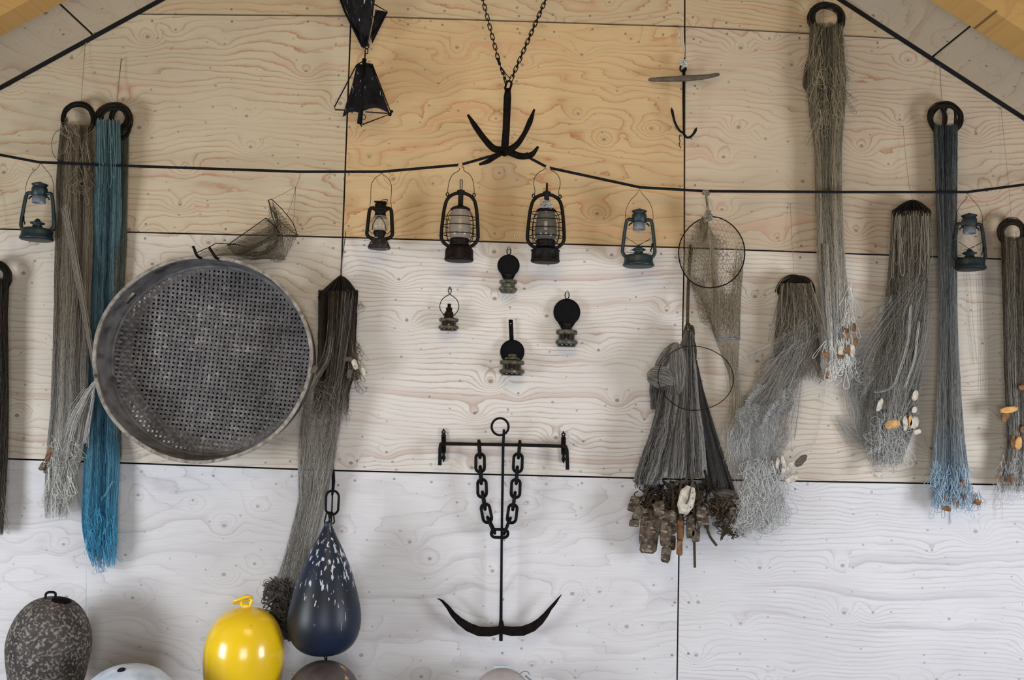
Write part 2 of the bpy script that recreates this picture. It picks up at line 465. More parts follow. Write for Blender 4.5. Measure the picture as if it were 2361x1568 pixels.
M = {}
M['black'] = mottled('black iron', (.002, .0024, .0026), (.0055, .0055, .0055), 60, .55, .0, bump=.3, spec=.10)
M['iron'] = mottled('rusted iron', (.002, .002, .002), (.009, .006, .005), 45, .75, 0, bump=.4, spec=.08)
M['blackcloth'] = mottled('tarred canvas', (.002, .002, .0025), (.006, .006, .008), 30, .6, 0, c3=(.35, .38, .40), t3=(.66, .70), s3=26, stretch3=(3, 3, .7), bump=.6, spec=.15)
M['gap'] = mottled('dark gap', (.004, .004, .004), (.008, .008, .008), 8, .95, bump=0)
M['teal'] = mottled('teal lantern paint', (.002, .010, .013), (.006, .021, .026), 40, .45, 0, c3=(.03, .022, .015), t3=(.6, .72), s3=30, bump=.15, spec=.45)
M['tealdark'] = mottled('dark green lantern paint', (.003, .008, .009), (.008, .016, .018), 40, .6, 0, c3=(.03, .025, .02), t3=(.55, .7), s3=30, bump=.2)
M['lampblack'] = mottled('sooty lantern metal', (.0025, .002, .0018), (.007, .005, .0045), 50, .5, 0, c3=(.018, .008, .005), t3=(.58, .7), s3=30, bump=.25, spec=.13)
M['flaked'] = mottled('flaked lantern tank', (.008, .008, .008), (.02, .018, .016), 50, .45, 0, c3=(.55, .55, .55), t3=(.64, .67), s3=36, bump=.3)
M['grey_metal'] = mottled('galvanised collar', (.12, .15, .18), (.22, .25, .28), 50, .45, .3)
M['brass'] = mottled('tarnished brass', (.035, .035, .025), (.12, .11, .075), 50, .55, .3, c3=(.16, .22, .19), t3=(.6, .7), s3=45, bump=.4)
M['darkglass'] = mottled('dark brown oil font', (.006, .004, .003), (.02, .012, .008), 20, .15, 0, bump=0, spec=.6)
M['reflector'] = mottled('blackened reflector', (.002, .002, .0024), (.004, .0036, .004), 30, .6, .0, bump=.1, spec=.08)
M['stockwood'] = mottled('weathered stock wood', (.055, .045, .032), (.12, .10, .075), 25, .8, stretch=(1, 4, 9))
M['rim'] = mottled('weathered rim wood', (.075, .072, .072), (.15, .145, .142), 14, .8, c3=(.04, .036, .033), t3=(.58, .72), s3=10, bump=.3)
M['rimedge'] = mottled('worn rim edge', (.15, .13, .105), (.33, .295, .25), 22, .8, c3=(.10, .09, .08), t3=(.55, .7), s3=30, bump=.3)
M['bolt'] = mottled('zinc screw', (.25, .27, .27), (.42, .44, .44), 300, .4, .6, bump=0)
M['hole'] = mottled('screw recess', (.05, .045, .04), (.09, .08, .07), 60, .9, bump=0)
M['yellow'] = mottled('yellow buoy paint', (.80, .52, .008), (.86, .57, .012), 5, .24, c3=(.45, .27, .01), t3=(.72, .76), s3=22, bump=.03, spec=.5, coat=.35)
M['yellow'].node_tree.nodes['Principled BSDF'].inputs['Coat Roughness'].default_value = .14
M['rust'] = mottled('corroded grey buoy', (.028, .024, .022), (.075, .062, .054), 9, .75, c3=(.23, .21, .185), t3=(.50, .64), s3=75, bump=.5)
M['whiteblue'] = mottled('pale blue buoy paint', (.42, .50, .60), (.68, .74, .82), 12, .35, c3=(.20, .25, .32), t3=(.66, .72), s3=20, bump=.25)
M['brownball'] = mottled('brown float paint', (.045, .035, .036), (.10, .08, .078), 8, .45, c3=(.55, .35, .17), t3=(.62, .66), s3=8, bump=.25)
M['pinkball'] = mottled('faded float paint', (.33, .29, .29), (.46, .42, .43), 9, .6, c3=(.10, .08, .07), t3=(.70, .73), s3=30, bump=.2)
M['paleblue'] = mottled('pale blue block paint', (.48, .60, .64), (.60, .70, .74), 25, .6, c3=(.05, .05, .05), t3=(.72, .74), s3=60)
M['cork'] = mottled('brown cork', (.10, .045, .02), (.24, .12, .055), 40, .9, bump=.5)
M['corkorange'] = mottled('orange cork', (.42, .20, .055), (.62, .36, .13), 40, .85, bump=.5)
M['corkwhite'] = mottled('bleached cork', (.36, .32, .25), (.58, .53, .45), 40, .85, c3=(.06, .05, .04), t3=(.64, .70), s3=70, bump=.5)
M['barkfloat'] = mottled('bark float', (.022, .015, .010), (.13, .095, .068), 30, .9, c3=(.25, .205, .16), t3=(.56, .66), s3=38, stretch3=(1, 1, 2.2), bump=.8)
M['cordpale'] = mottled('pale cord', (.38, .35, .30), (.6, .57, .52), 90, .9, bump=0)
M['cordtan'] = mottled('tan cord', (.16, .12, .07), (.26, .20, .13), 90, .9, bump=0)
M['cordorange'] = mottled('orange tie cord', (.50, .30, .14), (.62, .42, .24), 90, .9, bump=0)

def glass_mat(name, col, mixf, rough=.25):
    m, nt, b = new_mat(name)
    b.inputs['Base Color'].default_value = (*col, 1); b.inputs['Roughness'].default_value = rough
    b.inputs['Specular IOR Level'].default_value = .6
    tr = nd(nt, 'ShaderNodeBsdfTransparent'); tr.inputs[0].default_value = (.92, .9, .86, 1)
    mx = nd(nt, 'ShaderNodeMixShader'); mx.inputs[0].default_value = mixf
    out = nt.nodes['Material Output']
    nt.links.new(tr.outputs[0], mx.inputs[1]); nt.links.new(b.outputs[0], mx.inputs[2]); nt.links.new(mx.outputs[0], out.inputs[0])
    return m
M['glass_dusty'] = glass_mat('dusty lamp glass', (.27, .23, .19), .68)
M['glass_sooty'] = glass_mat('sooty lamp glass', (.085, .08, .07), .86, .12)
M['glass_clear'] = glass_mat('clear lamp glass', (.42, .36, .30), .42)

# blue drip-streaked teardrop buoy
def teardrop_mat():
    m, nt, b = new_mat('dark blue buoy with white streaks')
    tc = nd(nt, 'ShaderNodeTexCoord')
    n = nd(nt, 'ShaderNodeTexNoise'); n.inputs['Scale'].default_value = 5; n.inputs['Detail'].default_value = 4
    nt.links.new(tc.outputs['Object'], n.inputs['Vector'])
    r = ramp(nt, [(.38, (.006, .007, .010)), (.62, (.006, .015, .040))]); nt.links.new(n.outputs[0], r.inputs[0])
    mp = nd(nt, 'ShaderNodeMapping'); mp.inputs['Scale'].default_value = (4.0, 4.0, .5); nt.links.new(tc.outputs['Object'], mp.inputs[0])
    n3 = nd(nt, 'ShaderNodeTexNoise'); n3.inputs['Scale'].default_value = 18; n3.inputs['Detail'].default_value = 5; nt.links.new(mp.outputs[0], n3.inputs['Vector'])
    sp = nd(nt, 'ShaderNodeSeparateXYZ'); nt.links.new(tc.outputs['Object'], sp.inputs[0])
    # droppings run down the upper half: strongest near the shoulder
    band = ramp(nt, [(.0, (0, 0, 0)), (.22, (.0, .0, .0)), (.45, (.10, .10, .10)), (.68, (.17, .17, .17)), (.88, (.12, .12, .12)), (1, (0, 0, 0))])
    zr = math_(nt, 'DIVIDE', sp.outputs['Z'], .65); nt.links.new(zr, band.inputs[0])
    side = math_(nt, 'MULTIPLY', sp.outputs['X'], .18)
    f = math_(nt, 'ADD', math_(nt, 'ADD', n3.outputs[0], band.outputs[0]), side)
    r3 = ramp(nt, [(.72, (0, 0, 0)), (.77, (1, 1, 1))]); nt.links.new(f, r3.inputs[0])
    col = mixc(nt, r3.outputs[0], r.outputs[0], (.50, .52, .54))
    nt.links.new(col, b.inputs['Base Color']); b.inputs['Roughness'].default_value = .42; b.inputs['Specular IOR Level'].default_value = .4
    return m
M['teardrop'] = teardrop_mat()

def weave_mat():
    m, nt, b = new_mat('woven weathered chip strips')
    at = nd(nt, 'ShaderNodeAttribute', attribute_name='tone')
    tc = nd(nt, 'ShaderNodeTexCoord')
    n = nd(nt, 'ShaderNodeTexNoise'); n.inputs['Scale'].default_value = 7; n.inputs['Detail'].default_value = 4; nt.links.new(tc.outputs['Object'], n.inputs['Vector'])
    n2 = nd(nt, 'ShaderNodeTexNoise'); n2.inputs['Scale'].default_value = 60; n2.inputs['Detail'].default_value = 2; nt.links.new(tc.outputs['Object'], n2.inputs['Vector'])
    f = math_(nt, 'ADD', math_(nt, 'MULTIPLY', at.outputs['Fac'], .22), math_(nt, 'ADD', math_(nt, 'MULTIPLY', n.outputs[0], .75), math_(nt, 'MULTIPLY', n2.outputs[0], .35)))
    r = ramp(nt, [(.42, (.040, .034, .030)), (.64, (.085, .077, .076)), (.80, (.125, .115, .112)), (.95, (.28, .255, .24))]); nt.links.new(f, r.inputs[0])
    nt.links.new(r.outputs[0], b.inputs['Base Color']); b.inputs['Roughness'].default_value = .55; b.inputs['Specular IOR Level'].default_value = .4
    return m
M['weave'] = weave_mat()

F_ = {}
F_['tan'] = fibre('tan grey netting', ((.035, .026, .015), (.27, .21, .13)), ((.12, .12, .11), (.72, .71, .66)), mid=((.055, .046, .035), (.38, .33, .26)))
F_['blue'] = fibre('blue netting', ((.008, .018, .022), (.13, .21, .22)), ((.002, .05, .13), (.09, .40, .62)), mid=((.006, .03, .045), (.17, .29, .33)), midpos=.58)
F_['olive'] = fibre('olive shade netting', ((.035, .035, .025), (.12, .12, .09)), ((.05, .06, .05), (.18, .22, .2)))
F_['darkhank'] = fibre('tarred hank', ((.004, .003, .002), (.05, .04, .028)), ((.05, .045, .035), (.44, .40, .33)), mid=((.006, .005, .004), (.14, .12, .09)), midpos=.45)
F_['grey'] = fibre('grey monofilament netting', ((.10, .09, .08), (.46, .44, .39)), ((.18, .17, .16), (.66, .64, .60)))
F_['tangle'] = fibre('dark tangled twine', ((.02, .018, .015), (.16, .14, .12)), ((.02, .018, .015), (.16, .14, .12)))
F_['bundle'] = fibre('heavy grey net', ((.02, .018, .016), (.22, .20, .17)), ((.035, .033, .03), (.36, .34, .31)))
F_['bundledark'] = fibre('heavy dark net', ((.008, .008, .007), (.06, .055, .05)), ((.015, .015, .014), (.11, .105, .10)))
F_['lace'] = fibre('tan mesh twine', ((.09, .07, .04), (.28, .22, .13)), ((.14, .12, .08), (.40, .35, .27)))
F_['tallnet'] = fibre('tall pale net', ((.012, .011, .008), (.26, .21, .12)), ((.20, .20, .18), (.84, .83, .78)), mid=((.06, .052, .034), (.52, .44, .31)), midpos=.5)
F_['greengrey'] = fibre('brown grey netting', ((.018, .014, .009), (.24, .19, .125)), ((.14, .14, .13), (.72, .72, .69)), mid=((.045, .039, .029), (.38, .34, .275)), midpos=.45)
F_['bluegrey'] = fibre('blue grey netting', ((.008, .010, .010), (.10, .115, .11)), ((.02, .09, .18), (.46, .60, .70)), mid=((.06, .063, .056), (.42, .42, .39)), midpos=.76)
F_['coil'] = fibre('tarred twine coil', ((.004, .0035, .003), (.03, .022, .014)), ((.03, .022, .014), (.09, .07, .045)))
F_['rope'] = fibre('black rope', ((.006, .007, .008), (.012, .013, .014)), ((.006, .007, .008), (.012, .013, .014)))
F_['brownrope'] = fibre('tarred laid rope', ((.012, .009, .006), (.10, .075, .045)), ((.012, .009, .006), (.10, .075, .045)))

# ---------------------------------------------------------------- the setting
wall = MB()
for (a, b_) in (((-1100, -900), (3400, 2100)),):
    p0 = P(a[0], b_[1], 0); p1 = P(b_[0], a[1], 0)
wall.hexa([(-3.6, .02, -.02), (3.8, .02, -.02), (3.8, .10, -.02), (-3.6, .10, -.02), (-3.6, .02, 4.6), (3.8, .02, 4.6), (3.8, .10, 4.6), (-3.6, .10, 4.6)])
wall_o = tag(wall.build('wall_back', M['gap']), kind='structure')

colsx = {0: [(-820, -90), (-820, 10), (-820, 520), (-820, 1034), (-820, 1642)],
         1: [(813, -470), (809, 36.5), (790, 547), (768, 1085), (748, 1652)],
         2: [(1579, -450), (1579, 61), (1578, 571), (1568, 1105), (1560, 1664)],
         3: [(3150, -440), (3150, 150), (3150, 628), (3150, 1132), (3150, 1680)]}
colsx[0][0] = (-820, -470)
colsx[0] = [(-820, -470), (-820, 22), (-820, 508), (-820, 1028), (-820, 1632)]
# fourth seam is below the frame
PANC = {}
warm1 = ((.47, .37, .23), (.34, .16, .07), (.50, .30, .17))
warm2 = ((.51, .365, .195), (.36, .16, .06), (.52, .29, .15))
pale2 = ((.49, .41, .285), (.34, .18, .09), (.47, .31, .22))
pale2r = ((.48, .395, .285), (.34, .17, .09), (.46, .29, .20))
grey3 = ((.61, .575, .53), (.36, .25, .19), (.46, .36, .31))
grey3w = ((.57, .515, .43), (.36, .24, .17), (.46, .34, .28))
grey4 = ((.62, .605, .605), (.37, .33, .33), (.47, .44, .46))
spec = {(0, 0): (warm1, 1.1), (0, 1): (warm1, 2.2), (0, 2): (warm1, 3.3),
        (1, 0): (pale2, 4.4), (1, 1): (warm2, 5.5), (1, 2): (pale2r, 6.6),
        (2, 0): (grey3w, 7.7), (2, 1): (grey3, 8.8), (2, 2): (grey3w, 9.9),
        (3, 0): (grey4, 11.1), (3, 1): (grey4, 12.2), (3, 2): (grey4, 13.3)}
KA = {(0, 0): (26, 12), (0, 1): (20, 15), (0, 2): (30, 12), (1, 0): (28, 13), (1, 1): (17, 17), (1, 2): (30, 14),
      (2, 0): (28, 12), (2, 1): (42, 8), (2, 2): (40, 10), (3, 0): (11, 15), (3, 1): (9, 12), (3, 2): (40, 9)}
rs = random.Random(5)
def lerp2(a, b, t): return (a[0]+(b[0]-a[0])*t, a[1]+(b[1]-a[1])*t)
for r_ in range(4):
    for c_ in range(3):
        tl, tr_, bl, br = colsx[c_][r_], colsx[c_+1][r_], colsx[c_][r_+1], colsx[c_+1][r_+1]
        g = 1.9
        q = [(bl[0]+g, bl[1]-g), (br[0]-g, br[1]-g), (tr_[0]-g, tr_[1]+g), (tl[0]+g, tl[1]+g)]
        mb = MB(); mb.smooth = False
        mb.prism([P(x, y, 0) for x, y in q], (0, .018, 0))
        # screws just inside the edges and down the middle studs
        spots = []
        for t in np.linspace(.05, .95, 5):
            for e in (.012, .5, .988):
                top = lerp2(q[3], q[2], e); bot = lerp2(q[0], q[1], e)
                spots.append(lerp2(top, bot, t))
        for t in np.linspace(.06, .94, 9):
            spots.append(lerp2(lerp2(q[3], q[2], t), lerp2(q[0], q[1], t), .03))
            spots.append(lerp2(lerp2(q[3], q[2], t), lerp2(q[0], q[1], t), .97))
        for (x, y) in spots:
            x += rs.uniform(-5, 5); y += rs.uniform(-6, 6)
            if not (-100 < x < 2460 and -60 < y < 1640): continue
            mb.cur = 2; mb.disc(P(x, y, .0006), .0058)
            mb.cur = 1; mb.disc(P(x, y, .0012), .0040)
        base, ln, pt = spec[(r_, c_)][0]; K, A = KA[(r_, c_)]
        mat = plywood('softwood plywood %d' % (r_*3+c_), base, ln, pt, (.20, .15, .12) if r_ < 3 else (.30, .27, .26), spec[(r_, c_)][1], K=K, A=A, lamt=(1.0, 1.0, .85, .62)[r_])
        o = mb.build('plywood_panel', [mat, M['bolt'], M['hole']], wall_o)

fl = MB(); fl.smooth = False
fl.hexa([(-3.6, -8, -.08), (3.8, -8, -.08), (3.8, .1, -.08), (-3.6, .1, -.08), (-3.6, -8, 0), (3.8, -8, 0), (3.8, .1, 0), (-3.6, .1, 0)])
M['floor'] = mottled('grey concrete floor', (.16, .16, .16), (.26, .255, .25), 4, .8)
tag(fl.build('floor', M['floor']), kind='structure')

# sloping ceilings on both sides, their plywood joint and the glulam beam near the gable
def ray(px, py):
    v = RC @ np.array([(px-1180.5)/FPX, -(py-784)/FPX, -1.0]); return Vector(v)
CEILM = plywood('ceiling plywood', (.50, .42, .31), (.30, .20, .13), (.38, .28, .19), (.12, .09, .06), 17.0, K=9, A=5, lamt=.6, ox='Y')
BEAMM = plywood('glulam pine', (.44, .26, .085), (.28, .13, .04), (.34, .18, .06), (.08, .035, .015), 23.0, K=14, A=3, lamt=.45)
def ceiling(side, e0, e1, s0, s1, b0, b1, c0, nm):
    A_ = P(*e0, 0); B_ = P(*e1, 0)
    sl = (B_-A_).normalized()                    # direction along the slope, in the wall plane
    nrm = sl.cross(Vector((0, 1, 0))).normalized()
    if nrm.z > 0: nrm = -nrm                     # pointing down into the room
    def on_plane(px, py, off):
        r = ray(px, py); o = Vector(CAMP); pl = A_+nrm*off
        return o+r*((pl-o).dot(nrm)/r.dot(nrm))
    up = sl if sl.z > 0 else -sl
    j = (on_plane(*s0, 0)+on_plane(*s1, 0))/2
    tj = (j-A_).dot(up)
    tlow = -2.6; thigh = tj+2.4
    cm = []
    root = None
    for (t0, t1, q) in ((tlow, tj-.006, 0), (tj+.006, thigh, 1)):
        mb = MB(); mb.smooth = False
        a = A_+up*t0; b = A_+up*t1; y0 = -.026; y1 = -4.4
        mb.prism([Vector((a.x, y0, a.z)), Vector((b.x, y0, b.z)), Vector((b.x, y1, b.z)), Vector((a.x, y1, a.z))], -nrm*.018)
        if q == 0:
            back = MB(); back.smooth = False
            a2 = A_+up*tlow-nrm*.02; b2 = A_+up*thigh-nrm*.02
            back.prism([Vector((a2.x, .0, a2.z)), Vector((b2.x, .0, b2.z)), Vector((b2.x, y1, b2.z)), Vector((a2.x, y1, a2.z))], -nrm*.05)
            root = tag(back.build(nm, M['gap']), kind='structure')
        mb.build('ceiling_panel', CEILM, root)
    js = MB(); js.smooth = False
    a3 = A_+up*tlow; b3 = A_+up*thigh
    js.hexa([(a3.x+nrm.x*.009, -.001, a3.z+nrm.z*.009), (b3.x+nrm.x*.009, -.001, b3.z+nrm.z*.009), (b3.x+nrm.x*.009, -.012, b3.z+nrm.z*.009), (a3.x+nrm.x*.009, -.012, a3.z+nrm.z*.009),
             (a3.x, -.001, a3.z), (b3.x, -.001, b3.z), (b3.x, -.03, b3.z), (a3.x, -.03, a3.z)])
    js.build('gap_shade_strip', M['gap'], root)  # dark bar drawing the shadow line where wall meets ceiling
    # beam: its far lower edge is seen through b0-b1, near lower edge through c0
    h = .14
    y_far = (on_plane(*b0, h).y+on_plane(*b1, h).y)/2
    y_near = on_plane(*c0, h).y
    mb = MB(); mb.smooth = False
    a = A_+up*tlow; b = A_+up*thigh
    lo_a, lo_b = a+nrm*h, b+nrm*h
    mb.hexa([(lo_a.x, y_near, lo_a.z), (lo_b.x, y_near, lo_b.z), (lo_b.x, y_far, lo_b.z), (lo_a.x, y_far, lo_a.z),
             (a.x, y_near, a.z), (b.x, y_near, b.z), (b.x, y_far, b.z), (a.x, y_far, a.z)])
    return tag(mb.build('trim_1' if side < 0 else 'trim_2', BEAMM), kind='structure'), y_far, y_near
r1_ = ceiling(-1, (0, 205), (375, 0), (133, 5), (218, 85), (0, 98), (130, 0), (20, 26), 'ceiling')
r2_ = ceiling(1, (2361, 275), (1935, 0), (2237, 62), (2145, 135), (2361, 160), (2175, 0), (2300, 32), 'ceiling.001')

# ---------------------------------------------------------------- the black rope
rope_px = [(-60, 345, .10), (0, 357, .10), (90, 374, .11), (250, 381, .12), (690, 396, .12), (880, 396, .13), (1062, 380, .15), (1160, 352, .19), (1215, 361, .19), (1262, 386, .15), (1475, 432, .13), (1630, 441, .12), (1950, 443, .16), (2230, 443, .12), (2361, 426, .10), (2420, 418, .10)]
rp = []
for a, b in zip(rope_px[:-1], rope_px[1:]):
    for i in range(12):
        t = i/12; rp.append(P(a[0]+(b[0]-a[0])*t, a[1]+(b[1]-a[1])*t, a[2]+(b[2]-a[2])*t))
rp.append(P(*rope_px[-1]))
F = Fib(); rope3(F, rp, .0072, .030, .2)
tag(F.build('rope', F_['rope']), 'long black twisted rope strung across the wall, holding the hurricane lanterns', 'rope')

# ---------------------------------------------------------------- lanterns
def arch(pts): return pts
def lantern_frame(parent, o, s, pts, r, mat, name='side_tube'):
    for sg in (-1, 1):
        mb = MB(); mb.tube(smooth_path([o+Vector((sg*x*s, 0, z*s)) for x, z in pts], 6), r*s, 10)
        mb.build(name, mat, parent)
def bail(parent, o, s, pts, apex, mat, rad=.0016, yb=0):
    L = [o+Vector((-x*s, 0, z*s)) for x, z in pts]; Rr = [o+Vector((x*s, 0, z*s)) for x, z in pts][::-1]
    if apex[0] is not None:
        path = smooth_path(L, 6)+[apex[0]]+smooth_path(Rr, 6)
    else: path = smooth_path(L+Rr, 6)
    mb = MB(); mb.tube(path, rad, 6); mb.build('bail_wire', mat, parent)

def open_lantern(cx, by, d, k, mat, label, apexpx, lean=0, lever=True, wires=True):
    """storm lantern without its glass; k = size relative to the middle one"""
    s = SC(d)*k; o = P(cx, by, d)
    t = thing('hurricane_lantern', o, label, 'lantern')
    o = Vector(o)
    def l(prof): return prof
    mb = MB(); mb.lathe([(0, 1), (34, 0), (37, 2), (37, 5), (34.5, 8), (33.5, 16), (34.5, 22), (32, 26), (20, 29), (0, 30)], o, s, 40); mb.build('fuel_tank', mat, t)
    lantern_frame(t, o, s, [(26, 23), (34, 26), (38, 34), (38, 42), (36, 62), (33, 88), (30.5, 104), (27, 111), (20, 112), (15, 109)], 4.2, mat)
    mb = MB(); mb.lathe([(0, 28), (11, 28), (11, 34), (8, 36), (16, 39), (16.5, 41), (8, 44), (5, 49), (3, 51), (0, 51)], o, s, 28); mb.build('burner', mat, t)
    mb = MB(); mb.lathe([(14.5, 104), (17, 106), (17.5, 120), (17, 124), (15, 127), (15.5, 130), (18, 131), (18, 133), (10, 136), (4, 138), (0, 140)], o, s, 32); mb.build('chimney', mat, t)
    mb = MB(); mb.lathe([(13.5, 106), (14.5, 106), (14.5, 92), (15.3, 90), (15, 88.5), (13.6, 89), (13.5, 106)], o, s, 32); mb.build('glass_holder', M['grey_metal'], t)
    for sg in (-1, 1):
        mb = MB(); mb.tube([o+Vector((sg*17*s, 0, 104*s)), o+Vector((sg*22*s, 0, 101*s)), o+Vector((sg*24*s, 0, 97*s))], 2.2*s, 8)
        mb.build('holder_bracket', mat, t)
    if wires:
        mb = MB(); r = .0012
        for (x0, z0, x1, z1) in ((-28, 66, 20, 40), (28, 68, -20, 38), (25, 64, -10, 48), (-30, 33, 30, 32)):
            mb.tube([o+Vector((x0*s, -.01, z0*s)), o+Vector((x1*s, .01, z1*s))], r, 5)
        mb.build('guard_wire', M['black'], t)
    if lever:
        mb = MB(); sx = -1 if cx < 200 else 1
        mb.tube([o+Vector((sx*31*s, -.008, 56*s)), o+Vector((sx*30*s, -.008, 44*s)), o+Vector((sx*27*s, -.008, 38*s)), o+Vector((sx*30*s, -.008, 36*s))], 1.6*s, 6)
        mb.build('lift_lever', M['black'], t)
    mb = MB(); ap = P(*apexpx)
    L = [(32, 108), (33, 122), (30, 140), (22, 157), (12, 168), (5, 176)]
    path = smooth_path([o+Vector((-x*s, 0, z*s)) for x, z in L], 5)+[ap]+smooth_path([o+Vector((x*s, 0, z*s)) for x, z in L[::-1]], 5)
    mb.tube(path, .0013, 6); mb.build('bail_wire', M['black'], t)
    return t
open_lantern(1472, 615, .13, .99, M['teal'], 'teal hurricane lantern without glass, just right of the two big caged lanterns', (1475, 436, .13))
open_lantern(84, 554, .12, .985, M['teal'], 'teal hurricane lantern without glass, hung at the left end of the rope', (93, 376, .11), wires=False)
open_lantern(2236, 622, .12, .97, M['tealdark'], 'dark green hurricane lantern behind a cobweb net at the right end of the rope', (2230, 446, .12))

def big_lantern(cx, by, d, glass, label, apexpx, variant):
    s = SC(d); o = P(cx, by, d)
    t = thing('hurricane_lantern', o, label, 'lantern'); B = M['lampblack']
    mb = MB(); mb.lathe([(0, 1), (32, 0), (34, 2), (34, 5), (33, 8), (33, 22), (31, 29), (24, 34), (14, 37), (0, 38)] if variant == 0 else
                        [(0, 1), (32, 0), (34, 2), (34, 5), (33, 7), (32.5, 25), (34.5, 27), (33, 29), (20, 33), (0, 34)], o, s, 40); mb.build('fuel_tank', B, t)
    mb = MB(); mb.lathe([(16, 34), (22, 36), (23, 40), (21, 43), (23, 46), (23, 51), (20, 53), (14, 54)], o, s, 32); mb.build('burner', B, t)
    mb = MB(); mb.lathe([(19, 51), (24, 56), (26.5, 66), (26.5, 78), (25, 90), (23, 102), (21, 112), (20, 121)], o, s, 36); mb.build('glass_globe', glass, t)
    mb = MB(); mb.lathe([(21, 119), (23.5, 120), (23, 123), (17, 127), (8, 130), (6, 133), (6, 160), (9, 163), (9.5, 166), (3, 168), (0, 168)], o, s, 32); mb.build('chimney', B, t)
    mb = MB()
    half = [(14, 33), (26, 35), (37, 43), (42.5, 54), (42.5, 70), (41, 90), (38.5, 115), (36, 130), (32, 143), (24, 153), (12, 159), (0, 160.5)]
    pth = smooth_path([o+Vector((-x*s, 0, z*s)) for x, z in half]+[o+Vector((x*s, 0, z*s)) for x, z in half[::-1][1:]], 5)
    mb.tube(pth, 4.1*s, 10); mb.build('frame_tube', B, t)
    zs = (62, 82, 101) if variant == 0 else (60, 79, 98, 116)
    for z in zs:
        mb = MB(); R_ = 35 if z < 110 else 31
        mb.tube([o+Vector((math.cos(a)*R_*s*1.15, math.sin(a)*R_*s*.9, z*s)) for a in np.linspace(0, 2*math.pi, 40, endpoint=False)], 1.05*s, 5, closed=True)
        mb.build('guard_ring', M['black'], t)
    for a in (.6, 2.54, 3.74, 5.68):
        mb = MB(); ca, sa = math.cos(a), math.sin(a)
        mb.tube(smooth_path([o+Vector((ca*r*s, sa*r*s, z*s)) for r, z in ((24, 42), (33, 50), (37, 62), (37, 90), (33, 108), (22, 121))], 4), .9*s, 5)
        mb.build('guard_wire', M['black'], t)
    for sg in (-1, 1):
        mb = MB(); mb.tube([o+Vector((sg*(31+3*math.cos(a))*s, -.004, (156+4*math.sin(a))*s)) for a in np.linspace(0, 6.28, 12, endpoint=False)], 1.4*s, 6, closed=True); mb.build('bail_eye', B, t)
    mb = MB()
    if variant == 0: mb.tube(link_shape(o+Vector((0, 0, 180*s)), (0, 0, 1), (1, 0, 0), 24*s, 5*s), 1.0*s, 6, closed=True)
    else: mb.tube([o+Vector((0, 0, 160*s)), o+Vector((0, 0, 188*s))], [3.2*s, 2.0*s], 8)
    mb.build('lift_loop', M['black'], t)
    L = [(31, 160), (30, 176), (26, 194), (18, 206), (8, 212), (5, 216), (5, 222)] if variant == 0 else [(29, 160), (28, 170), (31, 185), (29, 200), (20, 212), (10, 218), (5, 223)]
    ap = P(*apexpx)
    mb = MB(); mb.tube(smooth_path([o+Vector((-x*s, 0, z*s)) for x, z in L], 5)+[ap]+smooth_path([o+Vector((x*s, 0, z*s)) for x, z in L[::-1]], 5), .0016, 6); mb.build('bail_wire', M['black'], t)
    mb = MB(); q = ap+Vector((0, 0, .006))
    for i in range(5):
        c = q+Vector((random.Random(i+cx).uniform(-.004, .004), 0, (i-2)*.006))
        mb.tube([c+Vector((math.cos(a)*.010, math.sin(a)*.011, .002*math.sin(a))) for a in np.linspace(0, 6.28, 14, endpoint=False)], .0028, 6, closed=True)
    mb.build('tie_cord', M['cordorange'], t)
    if variant == 1:
        F = Fib(); cpx, cpy = cx+3, by-135
        curls(F, [(cpy-4, cpx-11, cpx+10, d+.03), (cpy+6, cpx-9, cpx+8, d+.04)], 60, 7, r=(2, 6), rad=.0011)
        F.build('string_wrap', F_['grey'], t)
    return t
big_lantern(1058, 602, .15, M['glass_dusty'], 'big black wire-caged lantern with pale dusty glass and a thin top loop', (1062, 384, .15), 0)
big_lantern(1257, 605, .15, M['glass_sooty'], 'big black wire-caged lantern with dark sooty glass and pale string round its chimney', (1264, 392, .15), 1)

